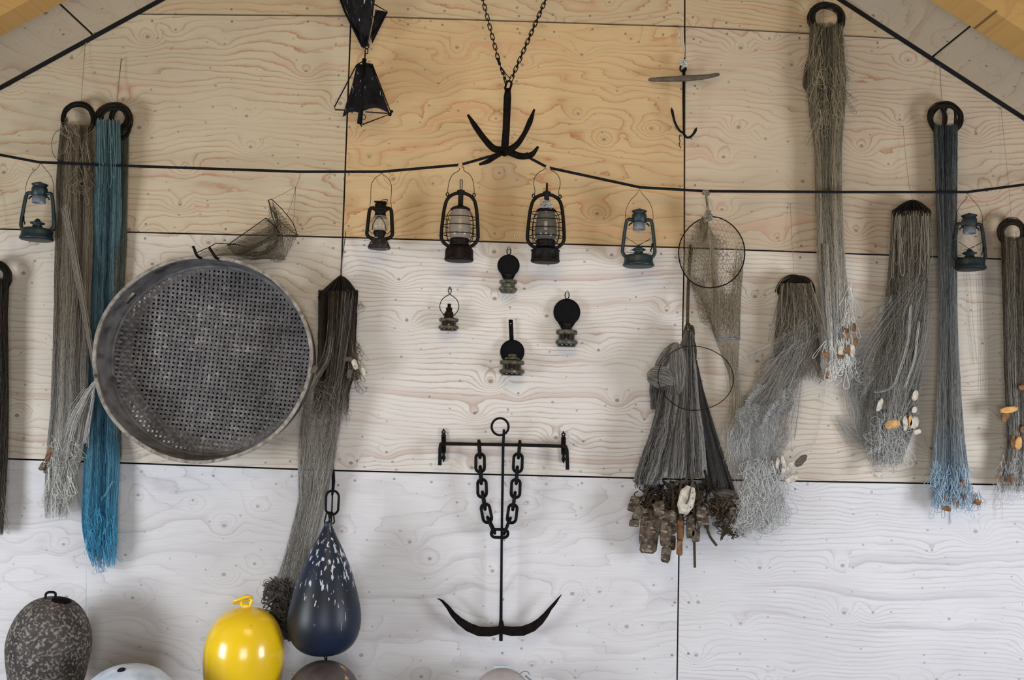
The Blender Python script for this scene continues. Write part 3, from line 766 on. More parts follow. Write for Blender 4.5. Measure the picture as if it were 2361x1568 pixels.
def small_lantern():
    d = .13; s = SC(d); o = P(874, 574, d); B = M['lampblack']
    t = thing('hurricane_lantern', o, 'small black hurricane lantern with clear glass and white-flaked cone-shaped tank', 'lantern')
    mb = MB(); mb.lathe([(0, 1), (25, 0), (26.5, 2), (26, 5), (22, 14), (17, 22), (15, 26), (0, 28)], o, s, 36); mb.build('fuel_tank', M['flaked'], t)
    lantern_frame(t, o, s, [(12, 23), (22, 26), (29, 33), (29, 45), (27.5, 65), (26, 85), (23, 94), (14, 97)], 4.3, B)
    mb = MB(); mb.lathe([(12, 24), (11, 30), (14, 34), (15, 40), (12, 44), (5, 46), (0, 47)], o, s, 28); mb.build('burner', B, t)
    mb = MB(); mb.lathe([(14, 42), (18, 47), (19.5, 56), (19, 64), (16.5, 72), (14, 77)], o, s, 30); mb.build('glass_globe', M['glass_clear'], t)
    mb = MB(); mb.lathe([(17, 73), (14, 74), (12.5, 84), (13, 88), (17, 90), (17.5, 92), (14, 96), (13.5, 104), (12, 107), (0, 108)], o, s, 30); mb.build('chimney', B, t)
    mb = MB(); mb.lathe([(0, 0), (15, 0), (16, 1.5), (15, 3), (5, 4.5), (0, 5)], o+Vector((0, 0, 108*s)), s, 28, axis=Vector((.08, -.1, 1))); mb.build('cap', B, t)
    mb = MB(); mb.tube(link_shape(o+Vector((9*s, -.01, 113*s)), (1, 0, .12), (0, -.3, 1), 15*s, 4*s, 16), .8*s, 5, closed=True); mb.build('lift_loop', M['black'], t)
    mb = MB()
    for sg in (-1, 1):
        mb.tube(smooth_path([o+Vector((sg*x*s, y*s, z*s)) for x, y, z in ((16, -8, 42), (14, -16, 55), (6, -18, 69), (0, -17, 74))], 4), .8*s, 5)
        mb.tube([o+Vector((sg*26*s, 0, 44*s)), o+Vector((sg*19*s, 0, 36*s)), o+Vector((sg*14*s, 0, 38*s))], .9*s, 5)
    mb.build('guard_wire', M['black'], t)
    L = [(25, 95), (25, 101), (23.5, 115), (24, 140), (22, 155), (14, 168), (5, 174)]; ap = P(880, 399, .13)
    mb = MB(); mb.tube(smooth_path([o+Vector((-x*s, 0, z*s)) for x, z in L], 5)+[ap]+smooth_path([o+Vector((x*s, 0, z*s)) for x, z in L[::-1]], 5), .0014, 6); mb.build('bail_wire', M['black'], t)
small_lantern()

# ---------------------------------------------------------------- small wall oil lamps
def oil_lamp(cx, by, k, fw, fh, label, kind, fontmat, ringmat):
    d = .055; s = SC(d)*k; o = P(cx, by, d)
    t = thing('oil_lamp', o, label, 'oil lamp')
    # fw, fh: half width and height of the font in units of s
    mb = MB(); mb.lathe([(0, 0), (fw*.80, 0), (fw*.86, fh*.10), (fw*.76, fh*.28), (fw*.74, fh*.62), (fw*.76, fh*.85), (fw*.45, fh*.97), (fw*.3, fh), (0, fh)], o, s, 32); mb.build('font', fontmat, t)
    for z, w_ in ((fh*.24, 1.0), (fh*.78, .97)):
        hh = fh*.13
        mb = MB(); mb.lathe([(fw*.72, z-hh), (fw*.90, z-hh*.9), (fw*.985*w_, z-hh*.4), (fw*w_, z), (fw*.985*w_, z+hh*.4), (fw*.90, z+hh*.9), (fw*.6, z+hh*1.1)], o, s, 32); mb.build('collar_ring', ringmat, t)
    o = o+Vector((0, 0, (fh-27)*s))
    if kind != 'plain':
        mb = MB(); mb.lathe([(9, 25), (8, 30), (7, 34), (10, 37), (8, 40), (0, 41)], o, s, 24); mb.build('burner', M['lampblack'], t)
        mb = MB(); mb.tube([o+Vector((-7*s, 0, 33*s)), o+Vector((-13*s, -.003, 33*s))], .9*s, 6); mb.lathe([(0, -1), (2.8, -1), (2.8, 1), (0, 1)], o+Vector((-13*s, -.003, 33*s)), s, 10, axis=Vector((1, 0, 0))); mb.build('wick_knob', M['lampblack'], t)
    if kind == 'hook' or kind == 'crown' or kind == 'plain':
        R_, zc = {'hook': (26, 60), 'crown': (30, 64), 'plain': (24, 42)}[kind]
        bk = o+Vector((0, .026*k, 0))
        mb = MB(); mb.lathe([(0, 1.5), (R_*.8, .6), (R_, 0), (R_, -1.2), (R_*.8, -.6), (0, .2)], bk+Vector((0, -.004, zc*s)), s, 40, axis=Vector((0, 1, 0.0))); mb.build('reflector', M['reflector'], t)
        mb = MB(); mb.hexa([bk+Vector((x*s, y, z*s)) for x, y, z in ((-6.5, 0, 20), (6.5, 0, 20), (6.5, .004, 20), (-6.5, .004, 20), (-R_*.68, 0, zc-R_*.70), (R_*.68, 0, zc-R_*.70), (R_*.68, .004, zc-R_*.70), (-R_*.68, .004, zc-R_*.70))]); mb.build('back_plate', M['reflector'], t)
        if kind == 'plain':
            mb = MB(); mb.hexa([bk+Vector((x*s, y, z*s)) for x, y, z in ((-6, 0, zc+20), (2.5, 0, zc+20), (2.5, .004, zc+20), (-6, .004, zc+20), (-9, 0, 106), (-.5, 0, 106), (-.5, .004, 106), (-9, .004, 106))]); mb.build('hanging_strap', M['iron'], t)
            mb = MB(); mb.lathe([(0, 0), (1.6, 0), (1.2, 1.2), (0, 1.4)], bk+Vector((-4.5*s, -.001, 98*s)), s, 10, axis=Vector((0, -1, 0))); mb.build('screw', M['bolt'], t)
            mb = MB(); mb.lathe([(15, 26), (15, 28), (11, 31), (8, 32), (8.5, 36), (7, 37), (0, 37)], o, s, 24); mb.build('filler_neck', ringmat, t)
        else:
            top = zc+R_-3; h = 19
            mb = MB(); mb.tube([bk+Vector((0, 0, top*s))]+[bk+Vector((math.sin(a)*4.6*s, 0, (top+11-math.cos(a)*8)*s)) for a in np.linspace(.2, 6.08, 14)]+[bk+Vector((0, 0, top*s))], 1.1*s, 6); mb.build('hanging_loop', M['iron'], t)
            mb = MB(); mb.tube([bk+Vector((0, .045, (top+18)*s)), bk+Vector((0, -.006, (top+18)*s))], 1.4*s, 6); mb.lathe([(0, 0), (3.4, 0), (2.6, 1.6), (0, 2)], bk+Vector((0, -.006, (top+18)*s)), s, 10, axis=Vector((0, -1, 0))); mb.build('nail', M['bolt'], t)
    else:
        mb = MB(); mb.lathe([(12, 26), (10, 31), (11, 35), (7, 40), (7.5, 48), (4, 50), (4, 58), (0, 58)], o, s, 16); mb.build('wick_tube', M['lampblack'], t)
        mb = MB()
        pts = [(10, 31), (19, 41), (22, 53), (18, 67), (8, 76), (1.5, 80), (-3, 86), (-3.6, 92), (0, 96), (3.6, 92), (3, 86), (-1.5, 80), (-8, 76), (-18, 67), (-22, 53), (-19, 41), (-10, 31)]
        mb.tube(smooth_path([o+Vector((x*s, .012, z*s)) for x, z in pts], 4), .9*s, 6); mb.build('wire_handle', M['iron'], t)
        mb = MB(); mb.tube([o+Vector((0, .075, 95*s)), o+Vector((0, .004, 95*s))], 1.4*s, 6); mb.lathe([(0, 0), (3.4, 0), (2.6, 1.6), (0, 2)], o+Vector((0, .004, 95*s)), s, 10, axis=Vector((0, -1, 0))); mb.build('nail', M['brass'], t)
    return t
oil_lamp(1171, 675, 1.0, 21.5, 32, 'small oil lamp with round black reflector and greenish brass font, topmost of the four', 'hook', M['brass'], M['brass'])
oil_lamp(1034, 763, 1.0, 23.5, 32, 'small oil lamp with an open round wire handle and no reflector', 'wire', M['darkglass'], M['brass'])
oil_lamp(1306, 800, 1.05, 24.5, 41, 'small oil lamp with the largest black round reflector, right of the other small lamps', 'crown', M['darkglass'], M['brass'])
oil_lamp(1180, 866, 1.18, 25, 32, 'lowest small oil lamp, its round black reflector hung by a flat iron strap', 'plain', M['darkglass'], M['brass'])

# ---------------------------------------------------------------- grapnel on its chain
gd = .2
gt = thing('grapnel_anchor', P(1165, 345, gd), 'black five-armed grapnel anchor hanging from a chain over the rope', 'anchor')
mb = MB(); mb.tube([P(1171, 205, gd), P(1170, 225, gd), P(1167, 300, gd), P(1163, 350, gd)], [.014, .019, .018, .019], 10); mb.build('shank', M['iron'], gt)
mb = MB(); mb.tube(link_shape(P(1172, 198, gd), P(1176, 186, gd)-P(1169, 212, gd), (1, 0, .1), .050, .026, 18), .0055, 8, closed=True); mb.build('ring', M['iron'], gt)
for pts, rr in (([(1163, 347, gd), (1138, 342, gd-.02), (1115, 318, gd-.03), (1095, 290, gd-.04), (1079, 265, gd-.05)], [.02, .017, .015, .014, .006]),
                ([(1165, 350, gd), (1190, 335, gd-.02), (1208, 310, gd-.03), (1222, 280, gd-.04), (1232, 252, gd-.04)], [.018, .015, .012, .014, .005]),
                ([(1160, 346, gd), (1180, 353, gd+.06), (1200, 360, gd+.09), (1225, 357, gd+.13), (1241, 338, gd+.15)], [.018, .018, .017, .014, .006]),
                ([(1165, 346, gd), (1140, 362, gd+.05), (1125, 372, gd+.08), (1106, 379, gd+.10)], [.016, .013, .012, .007])):
    path = ppath(pts, k=5); m = len(path); mb = MB()
    mb.tube(path, list(np.interp(np.linspace(0, 1, m), np.linspace(0, 1, len(rr)), rr)), 8); mb.build('arm', M['iron'], gt)
mb = MB(); mb.sphere(P(1163, 351, gd), .021, 10); mb.build('crown', M['iron'], gt)
mb = MB()
for q in ((1215, 357), (1209, 359)):
    c = P(q[0], q[1], gd+.02); mb.tube([c+Vector((math.cos(a)*.006, math.sin(a)*.13*.2, math.sin(a)*.018)) for a in np.linspace(0, 6.28, 12, endpoint=False)], .003, 5, closed=True)
mb.build('lashing', M['black'], gt)
ct = thing('hanging_chain', P(1172, 190, gd), 'thin iron chain in a V holding up the grapnel anchor', 'chain')
def chain_run(a, b, pitch, L, W, r, parent, mat, flat0=True, name='chain_link'):
    a = Vector(a); b = Vector(b); dv = b-a; n = max(1, round(dv.length/pitch)); dv.normalize()
    step = (b-a).length/n
    for i in range(n+1):
        c = a+dv*(step*i)
        side = Vector((1, 0, 0)) if (i % 2 == 0) == flat0 else Vector((.12, 1, 0))
        mb = MB(); mb.tube(link_shape(c, dv, side, L, W, 16), r, 6, closed=True); mb.build(name, mat, parent)
chain_run(P(1106, -28, .16), P(1150, 142, gd), .0265, .037, .0165, .0026, ct, M['black'])
chain_run(P(1150, 142, gd), P(1165, 186, gd), .0265, .037, .010, .0024, ct, M['black'])
chain_run(P(1270, -28, .16), P(1180, 180, gd), .0265, .037, .0165, .0026, ct, M['black'])
mb = MB(); mb.tube(ppath([(1155, 155, gd), (1164, 172, gd), (1167, 190, gd)], k=4), .0022, 6); mb.tube(ppath([(1156, 155, gd-.01), (1168, 172, gd), (1178, 182, gd)], k=4), .0022, 6); mb.build('tie_wire', M['black'], ct)

# ---------------------------------------------------------------- small stock anchor on a pale cord
ad = .07
at_ = thing('stock_anchor', P(1576, 315, ad), 'small iron anchor with a tapered wooden stock hung on a pale cord', 'anchor')
mb = MB(); mb.tube([P(1576, 160, ad), P(1576, 240, ad), P(1576.5, 300, ad), P(1577, 312, ad)], [.0065, .006, .0055, .006], 8); mb.build('shank', M['black'], at_)
mb = MB(); mb.tube(link_shape(P(1575, 158, ad), (0, 0, 1), (1, 0, 0), .034, .030, 18), .0045, 8, closed=True); mb.build('ring', M['black'], at_)
mb = MB(); pth = [(1495, 184, ad-.01), (1530, 183, ad), (1576, 181, ad+.006), (1620, 178, ad), (1658, 171.5, ad-.01)]
mb.tube(ppath(pth, k=4), list(np.interp(np.linspace(0, 1, 17), [0, .06, .5, .94, 1], [.006, .0105, .0165, .0105, .007])), 10); mb.build('wooden_stock', M['stockwood'], at_)
for pts in ([(1577, 308, ad), (1566, 300, ad), (1556, 282, ad), (1551, 262, ad), (1548, 248, ad)], [(1575, 306, ad), (1584, 317, ad), (1594, 314, ad), (1602, 304, ad), (1606, 294, ad)]):
    mb = MB(); pa = ppath(pts, k=5); mb.tube(pa, list(np.interp(np.linspace(0, 1, len(pa)), [0, .6, .85, 1], [.006, .006, .0078, .002])), 8); mb.build('arm', M['black'], at_)
mb = MB(); mb.tube(ppath([(1568, 310, ad), (1566, 318, ad-.01), (1568, 326, ad-.01), (1566, 334, ad-.015), (1570, 342, ad-.02)], k=4), .0022, 5); mb.build('twine_end', M['black'], at_)
F = Fib()
wisps(F, [[(1573, 65, .02), (1577, 110, .03), (1575, 150, ad)]], 5, 3, spread=1.6, rad=.0011, kink=.2, tone=(.4, 1))
wisps(F, [[(1573, 65, .02), (1568, 80, .02), (1567, 98, .02), (1570, 112, .02)]], 7, 4, spread=2.5, rad=.0011, kink=.3)
curls(F, [(140, 1569, 1580, ad), (152, 1567, 1583, ad)], 45, 5, r=(2, 5), rad=.0012)
F.build('hanging_cord', fibre('white cord strands', ((.4, .39, .36), (.75, .74, .70)), ((.4, .39, .36), (.75, .74, .70))), at_)
mb = MB(); mb.tube([P(1573, 66, -.01), P(1573, 66, .022)], .003, 6); mb.build('nail', M['black'], at_)

# ---------------------------------------------------------------- large anchor with its chain and the two wall fittings
d = .075
an = thing('large_anchor', P(1155, 1480, d), 'large black wall anchor with crossbar, heavy chain collar and curved flukes', 'anchor')
def flatbar(pts, w, th, d_, name, par, mat):
    """flat forged bar: px centre line, half-width px list, thickness m"""
    n = len(pts); L = []; Rr = []
    for i in range(n):
        a = pts[max(0, i-1)]; b = pts[min(n-1, i+1)]; dx, dy = b[0]-a[0], b[1]-a[1]; l = math.hypot(dx, dy); nx, ny = -dy/l, dx/l
        L.append((pts[i][0]+nx*w[i], pts[i][1]+ny*w[i])); Rr.append((pts[i][0]-nx*w[i], pts[i][1]-ny*w[i]))
    mb = MB(); mb.smooth = False; b0 = len(mb.v)
    for i in range(n):
        k = th*(.35+.65*min(1, w[i]/max(w)))
        for q, dd in ((L[i], -k/2), (L[i], k/2), (Rr[i], k/2), (Rr[i], -k/2)): mb.v.append(P(q[0], q[1], d_+dd))
    for i in range(n-1):
        for j in range(4): mb.face((i*4+j, i*4+(j+1) % 4, i*4+4+(j+1) % 4, i*4+4+j))
    mb.face((0, 1, 2, 3)); mb.face((n*4-1, n*4-2, n*4-3, n*4-4))
    return mb.build(name, mat, par, bevel=.0015)
flatbar([(1162, 990), (1160, 1030), (1159, 1100), (1157, 1220), (1156, 1330), (1155, 1430), (1155, 1478)], [3, 3.2, 3.1, 2.9, 3, 3.8, 4.2], .013, d, 'shank', an, M['black'])
mb = MB(); mb.tube([P(1153+19.5*math.cos(a), 984-19.5*math.sin(a), d+.004+.01*math.sin(a)) for a in np.linspace(0, 2*math.pi, 36, endpoint=False)], .0058, 10, closed=True); mb.build('ring', M['black'], an)
flatbar([(1020, 1023), (1100, 1024.5), (1200, 1026), (1296, 1029)], [3.9]*4, .014, d-.006, 'crossbar', an, M['black'])
flatbar([(1022, 1021), (1016, 1024), (1014.5, 1035), (1014.5, 1055), (1014, 1073)], [3.8, 4, 4, 4.2, 4.3], .013, d+.004, 'bar_end', an, M['black'])
flatbar([(1296, 1029), (1304, 1029), (1307, 1038), (1308, 1060), (1308.5, 1083)], [3.8, 4, 4, 4.2, 4.3], .013, d+.004, 'bar_end', an, M['black'])
cl = [(1155, 1452), (1130, 1457), (1105, 1456), (1080, 1446), (1060, 1432), (1045, 1417), (1032, 1399), (1020, 1386), (1012, 1381), (1008, 1381)]
flatbar(cl, [9, 11, 11.5, 10.5, 8.5, 6.5, 4.5, 3, 1.5, .7], .016, d+.002, 'fluke_arm', an, M['iron'])
cr = [(1155, 1452), (1180, 1456), (1205, 1455), (1228, 1446), (1245, 1433), (1258, 1418), (1268, 1404), (1280, 1390), (1288, 1379), (1295, 1371)]
flatbar(cr, [9, 11, 11.5, 10.5, 8.5, 6.5, 4.5, 3.6, 2.2, .6], .016, d+.002, 'fluke_arm', an, M['iron'])
flatbar([(1155.5, 1431), (1156, 1445), (1156, 1462)], [4.5, 7, 6], .026, d, 'crown', an, M['iron'])
hc = thing('heavy_chain', P(1105, 1020, d+.03), 'heavy black chain draped from the large anchor crossbar down round its shank', 'chain')
def hlink(p0, p1, edge, wpx=20, dd=d+.028):
    a = P(*p0, dd); b = P(*p1, dd); c = (a+b)/2; ax = b-a; L = ax.length
    mb = MB(); side = Vector((.10, 1, 0)) if edge else Vector((1, 0, 0))
    mb.tube(link_shape(c, ax, side, L-.010, wpx*SC(dd) if not edge else wpx*SC(dd), 24), .0075, 10, closed=True)
    mb.build('chain_link', M['black'], hc)
for (p0, p1, e) in (((1104, 1014), (1107, 1058), 1), ((1107, 1044), (1107, 1091), 0), ((1107, 1073), (1110, 1118), 1), ((1111, 1103), (1112, 1149), 0), ((1112, 1132), (1119, 1177), 1), ((1117, 1160), (1126, 1207), 0), ((1123, 1190), (1142, 1232), 1)):
    hlink(p0, p1, e)
for (p0, p1, e) in (((1199, 1015), (1195, 1059), 1), ((1195, 1044), (1193, 1091), 0), ((1193, 1074), (1190, 1118), 1), ((1190, 1103), (1188, 1150), 0), ((1188, 1133), (1182, 1178), 1), ((1184, 1161), (1178, 1208), 0), ((1178, 1192), (1161, 1234), 1)):
    hlink(p0, p1, e)
c = P(1152, 1230, d+.03); mb = MB(); mb.tube(link_shape(c, (1, 0, 0), (0, -.25, 1), .082, .042, 24), .0075, 10, closed=True); mb.build('chain_link', M['black'], hc)
for (x, y0, y1, lab) in ((1023, 988, 1065, 'black iron wall fitting with pointed ends under the left end of the anchor crossbar'), (1299, 994, 1068, 'black iron wall fitting with pointed ends under the right end of the anchor crossbar')):
    h = y1-y0; pts = []; prof = [(0, .8), (.05, 2.2), (.09, 4.8), (.13, 4.6), (.17, 2.6), (.19, 5.2), (.72, 5.2), (.74, 3), (.80, 2.6), (.86, 4.6), (.90, 4.4), (.95, 2), (1, .8)]
    q = [(x-w_, y0+t*h) for t, w_ in prof]+[(x+w_, y0+t*h) for t, w_ in prof[::-1]]
    mb = MB(); mb.smooth = False; mb.prism([P(a, b, .004) for a, b in q], (0, -.010, 0)); mb.cur = 0
    ft = mb.build('wall_bracket', M['black']); tag(ft, lab, 'bracket', 'iron fittings at the anchor crossbar')
    mb = MB(); mb.tube([P(x, 1008, .01), P(x, 1042, .01)], .010, 10); kn = mb.build('hinge_barrel', M['black'], ft)
    mb = MB(); mb.hexa([P(a, b, c_) for a, b, c_ in ((x-5, 1034, .012), (x+5, 1034, .012), (x+5, 1034, d), (x-5, 1034, d), (x-5, 1019, .012), (x+5, 1019, .012), (x+5, 1019, d), (x-5, 1019, d))]); mb.build('bar_cradle', M['black'], ft)
    mb = MB(); mb.lathe([(0, 0), (1.8, 0), (1.2, 1), (0, 1.2)], P(x, y0+8, .0145), SC(0), 10, axis=Vector((0, -1, 0))); mb.build('screw', M['corkwhite'], ft)

# ---------------------------------------------------------------- black canvas marks on wire frames
def cloth(parent, quad, mat, name='canvas_vane', n=8, sag=.012, seed=0):
    rg = random.Random(seed); a, b, c, e = [P(*q) for q in quad]; mb = MB(); idx = {}
    for i in range(n+1):
        for j in range(n+1):
            u, v = i/n, j/n; p = a*(1-u)*(1-v)+b*u*(1-v)+c*u*v+e*(1-u)*v
            p = p+Vector((0, math.sin(u*5+seed)*math.sin(v*7+seed*2)*sag, 0))+Vector((0, 0, 1))*(math.sin(math.pi*u)*.02*v)
            idx[i, j] = len(mb.v); mb.v.append(p)
    for i in range(n):
        for j in range(n): mb.face((idx[i, j], idx[i+1, j], idx[i+1, j+1], idx[i, j+1]))
    return mb.build(name, mat, parent, solid=.004)
def wire(parent, pts, r, mat, name='wire_frame', closed=False):
    mb = MB(); mb.tube([P(*q) for q in pts], r, 6, closed=closed); return mb.build(name, mat, parent)
BC = M['blackcloth']
u1 = thing('canvas_kite_mark', P(843, 105, .14), 'black canvas mark on a wire frame pointing down, cut by the top edge', 'day mark')
cloth(u1, [(782, -14, .12), (815, -20, .20), (848, 108, .14), (838, 112, .12)], BC, seed=1)
cloth(u1, [(806, -20, .22), (868, -20, .20), (848, 106, .15), (836, 104, .16)], BC, seed=2)
cloth(u1, [(866, 22, .12), (892, 28, .08), (858, 99, .12), (852, 98, .14)], BC, seed=3)
wire(u1, [(860, 8, .14), (893, 27, .08), (858, 98, .13)], .0035, M['black'])
wire(u1, [(780, -14, .10), (797, 30, .11), (836, 108, .14)], .006, M['black'])
mb = MB(); mb.tube([P(846, -30, .17), P(843, 106, .14)], .012, 8); mb.build('centre_post', M['black'], u1)
u2 = thing('canvas_kite_mark', P(838, 285, .14), 'black canvas mark on a wire frame pointing up, hung below the other', 'day mark')
cloth(u2, [(824, 150, .13), (842, 146, .15), (834, 262, .16), (791, 270, .07)], BC, seed=4)
cloth(u2, [(840, 146, .16), (857, 150, .18), (899, 262, .24), (832, 256, .17)], BC, seed=5)
cloth(u2, [(828, 150, .11), (833, 150, .12), (812, 262, .08), (795, 268, .05)], BC, seed=6)
wire(u2, [(842, 138, .15), (822, 150, .12), (771, 247, .05), (773, 253, .05), (800, 254, .07)], .0035, M['black'])
wire(u2, [(842, 146, .16), (858, 148, .18), (902, 262, .24), (836, 287, .16), (831, 284, .15)], .0035, M['black'])
wire(u2, [(843, 258, .17), (870, 260, .2), (902, 262, .24)], .003, M['black'])
mb = MB(); mb.tube([P(840, 136, .15), P(838, 200, .15), P(829, 285, .15)], [.011, .010, .013], 8); mb.build('centre_post', M['black'], u2)
mb = MB(); mb.sphere(P(903, 257, .24), .008, 6); mb.sphere(P(899, 264, .24), .009, 6); mb.build('corner_ball', M['black'], u2)
mb = MB(); mb.tube(link_shape(P(846, 106, .14), (0, 0, 1), (1, 0, 0), .028, .020, 16), .003, 6, closed=True)
mb.tube(link_shape(P(845, 118, .14), (0, 0, 1), (1, .4, 0), .026, .014, 16), .0028, 6, closed=True)
mb.tube([P(842, 123, .14), P(841, 138, .15)], .0035, 6); mb.build('shackle', M['black'], u2)
mb = MB(); mb.tube([P(838+5*math.cos(a), 270+6*math.sin(a), .17) for a in np.linspace(0, 6.28, 14, endpoint=False)], .0018, 5, closed=True); mb.tube([P(829, 283, .15), P(834, 292, .15)], .003, 6); mb.build('wire_eye', M['black'], u2)
# ---------------------------------------------------------------- the big woven sieve
FD = .235; BD = .075          # rim front edge and mesh seat, distance off the wall
sc_ = P(467, 826, FD); sx_ = 250*SC(FD); sz_ = 238*SC(FD)
sv = thing('sieve', P(467, 1062, FD), 'huge round woven sieve with a deep weathered wooden rim', 'sieve')
def rim_ring(mb, y0, y1, r0x, r0z, r1x, r1z, n=96, cx=sc_.x, cz=sc_.z, j=0, gap=None):
    """band between (r0 at depth y0) and (r1 at y1) """
    b = len(mb.v)
    for k in range(n):
        a = 2*math.pi*k/n
        wv = 1+.004*math.sin(3*a+j)+.003*math.sin(7*a+j)
        mb.v.append(Vector((cx+math.cos(a)*r0x*wv, y0, cz+math.sin(a)*r0z*wv))); mb.v.append(Vector((cx+math.cos(a)*r1x*wv, y1, cz+math.sin(a)*r1z*wv)))
    for k in range(n):
        k2 = (k+1) % n
        a = 360*(k+.5)/n
        if gap and gap[0] < a < gap[1]: continue
        mb.face((b+2*k, b+2*k2, b+2*k2+1, b+2*k+1))
cb = P(467, 826, BD)
# rim board: slightly flared towards the room; the opening near the top right is a worn hand hole
mb = MB()
N = 96
def rimpt(a, t, inner):
    """t 0 = front edge, 1 = back"""
    wv = 1+.004*math.sin(3*a)+.003*math.sin(7*a+1)
    k = 1-.035*t-(.0 if not inner else .022)
    return Vector((sc_.x+math.cos(a)*sx_*wv*k, -(FD+(BD-.03-FD)*t), sc_.z+math.sin(a)*sz_*wv*k))
TT = [0, .03, .38, .66, 1.0]
ids = {}
for k in range(N):
    a = 2*math.pi*k/N
    for i, t in enumerate(TT):
        for inner in (0, 1):
            ids[k, i, inner] = len(mb.v); mb.v.append(rimpt(a, t, inner))
for k in range(N):
    k2 = (k+1) % N; a = 360*(k+.5)/N
    for i in range(len(TT)-1):
        hole = (i == 3 and 50 < a < 72) or (i == 2 and 138 < a < 146)
        if hole: continue
        mb.face((ids[k, i, 0], ids[k, i+1, 0], ids[k2, i+1, 0], ids[k2, i, 0]))
        mb.face((ids[k, i, 1], ids[k2, i, 1], ids[k2, i+1, 1], ids[k, i+1, 1]))
mb.build('rim_board', M['rim'], sv)
mb = MB()
for k in range(N):
    k2 = (k+1) % N
    mb.face((ids[k, 0, 0], ids[k2, 0, 0], ids[k2, 0, 1], ids[k, 0, 1]))
    mb.face((ids[k, 0, 0], ids[k, 0, 1], ids[k2, 0, 1], ids[k2, 0, 0]))
edge = MB()
for k in range(N):
    a = 2*math.pi*k/N
    o_, i_ = rimpt(a, 0, 0), rimpt(a, 0, 1)
    o2 = o_+Vector((0, .012, 0)); i2 = i_+Vector((0, .012, 0)); out = Vector((math.cos(a), 0, math.sin(a)))*.004
    edge.v += [o_+out+Vector((0, -.003, 0)), i_-out*.5+Vector((0, -.003, 0)), i2-out*.5, o2+out]
for k in range(N):
    k2 = (k+1) % N
    for j in range(4): edge.face((4*k+j, 4*k+(j+1) % 4, 4*k2+(j+1) % 4, 4*k2+j))
edge.build('rim_edge', M['rimedge'], sv, bevel=.002)
# woven bottom: two crossing sets of strips, dished towards the wall
pitch = .0216; hw = .0064
Rm = (sx_*.955, sz_*.955); phi = math.radians(-4.5)
eu = Vector((math.cos(phi), 0, math.sin(phi))); ev = Vector((-math.sin(phi)*.6+.04, 0, math.cos(phi)))
Vs, Fs, Ts = [], [], []
rg = np.random.default_rng(11)
def dish(x, z): 
    q = min(1, (x/Rm[0])**2+(z/Rm[1])**2); return .022+(BD-.022)*q**1.8
nst = int(Rm[0]/pitch)+2
for setn in (0, 1):
    for i in range(-nst, nst+1):
        e1, e2 = (eu, ev) if setn == 0 else (ev, eu)
        offc = i*pitch+rg.normal(0, .0006); tone = rg.uniform(0, 1); hwi = hw*rg.uniform(.86, 1.1)
        run = []
        for j in range(-2*nst, 2*nst+1):
            p = e2*offc+e1*(j*pitch*.5+rg.normal(0, .0002))
            inside = (p.x/Rm[0])**2+(p.z/Rm[1])**2 < 1.02
            if inside:
                up = math.cos(math.pi*(j*.5+i+setn))*.0016
                run.append((p, up))
        if len(run) < 3: continue
        b = len(Vs); cell = 0
        for (p, up) in run:
            y = -(dish(p.x, p.z)+up)
            if len(Vs) % 8 == 0: cell = rg.uniform(-.5, .5)
            for sgn, th in ((-1, 0), (1, 0), (1, .0018), (-1, .0018)):
                q = p+e2*(sgn*hwi); Vs.append(Vector((sc_.x+q.x, y+th, sc_.z+q.z))); Ts.append(tone*.3+.35+cell)
        for j in range(len(run)-1):
            for k in range(4): Fs.append((b+4*j+k, b+4*j+(k+1) % 4, b+4*j+4+(k+1) % 4, b+4*j+4+k))
o0 = origin_of(sv)
me = bpy.data.meshes.new('woven_mesh'); me.from_pydata([tuple(v-o0) for v in Vs], [], Fs); me.update()
at = me.attributes.new('tone', 'FLOAT', 'POINT'); at.data.foreach_set('value', Ts)
link_mesh(me, 'woven_mesh', M['weave'], sv)
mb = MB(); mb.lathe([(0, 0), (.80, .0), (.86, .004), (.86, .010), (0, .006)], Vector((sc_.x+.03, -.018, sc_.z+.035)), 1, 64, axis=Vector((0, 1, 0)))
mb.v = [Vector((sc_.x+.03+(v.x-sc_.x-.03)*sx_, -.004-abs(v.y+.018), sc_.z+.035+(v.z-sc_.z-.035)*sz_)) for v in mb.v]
mb.build('hole_shade_disc', M['gap'], sv)  # dark disc added behind the weave so its holes read as shaded
mb = MB(); mb.tube([Vector((sc_.x+math.cos(a)*sx_*.945, -BD-.004, sc_.z+math.sin(a)*sz_*.945)) for a in np.linspace(0, 2*math.pi, 90, endpoint=False)], .010, 6, closed=True); mb.build('seat_hoop', M['rim'], sv)
mb = MB(); mb.tube(ppath([(232, 884, FD-.03), (246, 893, FD-.08), (262, 902, BD+.02)], k=4), .0035, 6); mb.build('cord_tie', M['black'], sv)

hk = thing('wall_hook', P(480, 600, .02), 'black two-armed iron hook gripping the top of the sieve rim', 'hook')
for pts in ([(487, 608, .03), (478, 604, .10), (470, 596, .2), (458, 593, .26), (452, 585, .275), (447, 572, .28), (445, 568, .28)],
            [(524, 612, .03), (518, 606, .10), (508, 599, .2), (498, 594, .26), (491, 584, .275), (485, 575, .28), (482, 570, .28)]):
    mb = MB(); mb.tube(ppath(pts, k=5), .0068, 8); mb.build('hook_arm', M['black'], hk)
mb = MB(); mb.hexa([P(x, y, z) for x, y, z in ((478, 613, .004), (534, 620, .004), (534, 620, .03), (478, 613, .03), (478, 603, .004), (534, 608, .004), (534, 608, .03), (478, 603, .03))]); mb.build('back_plate', M['black'], hk, bevel=.002)

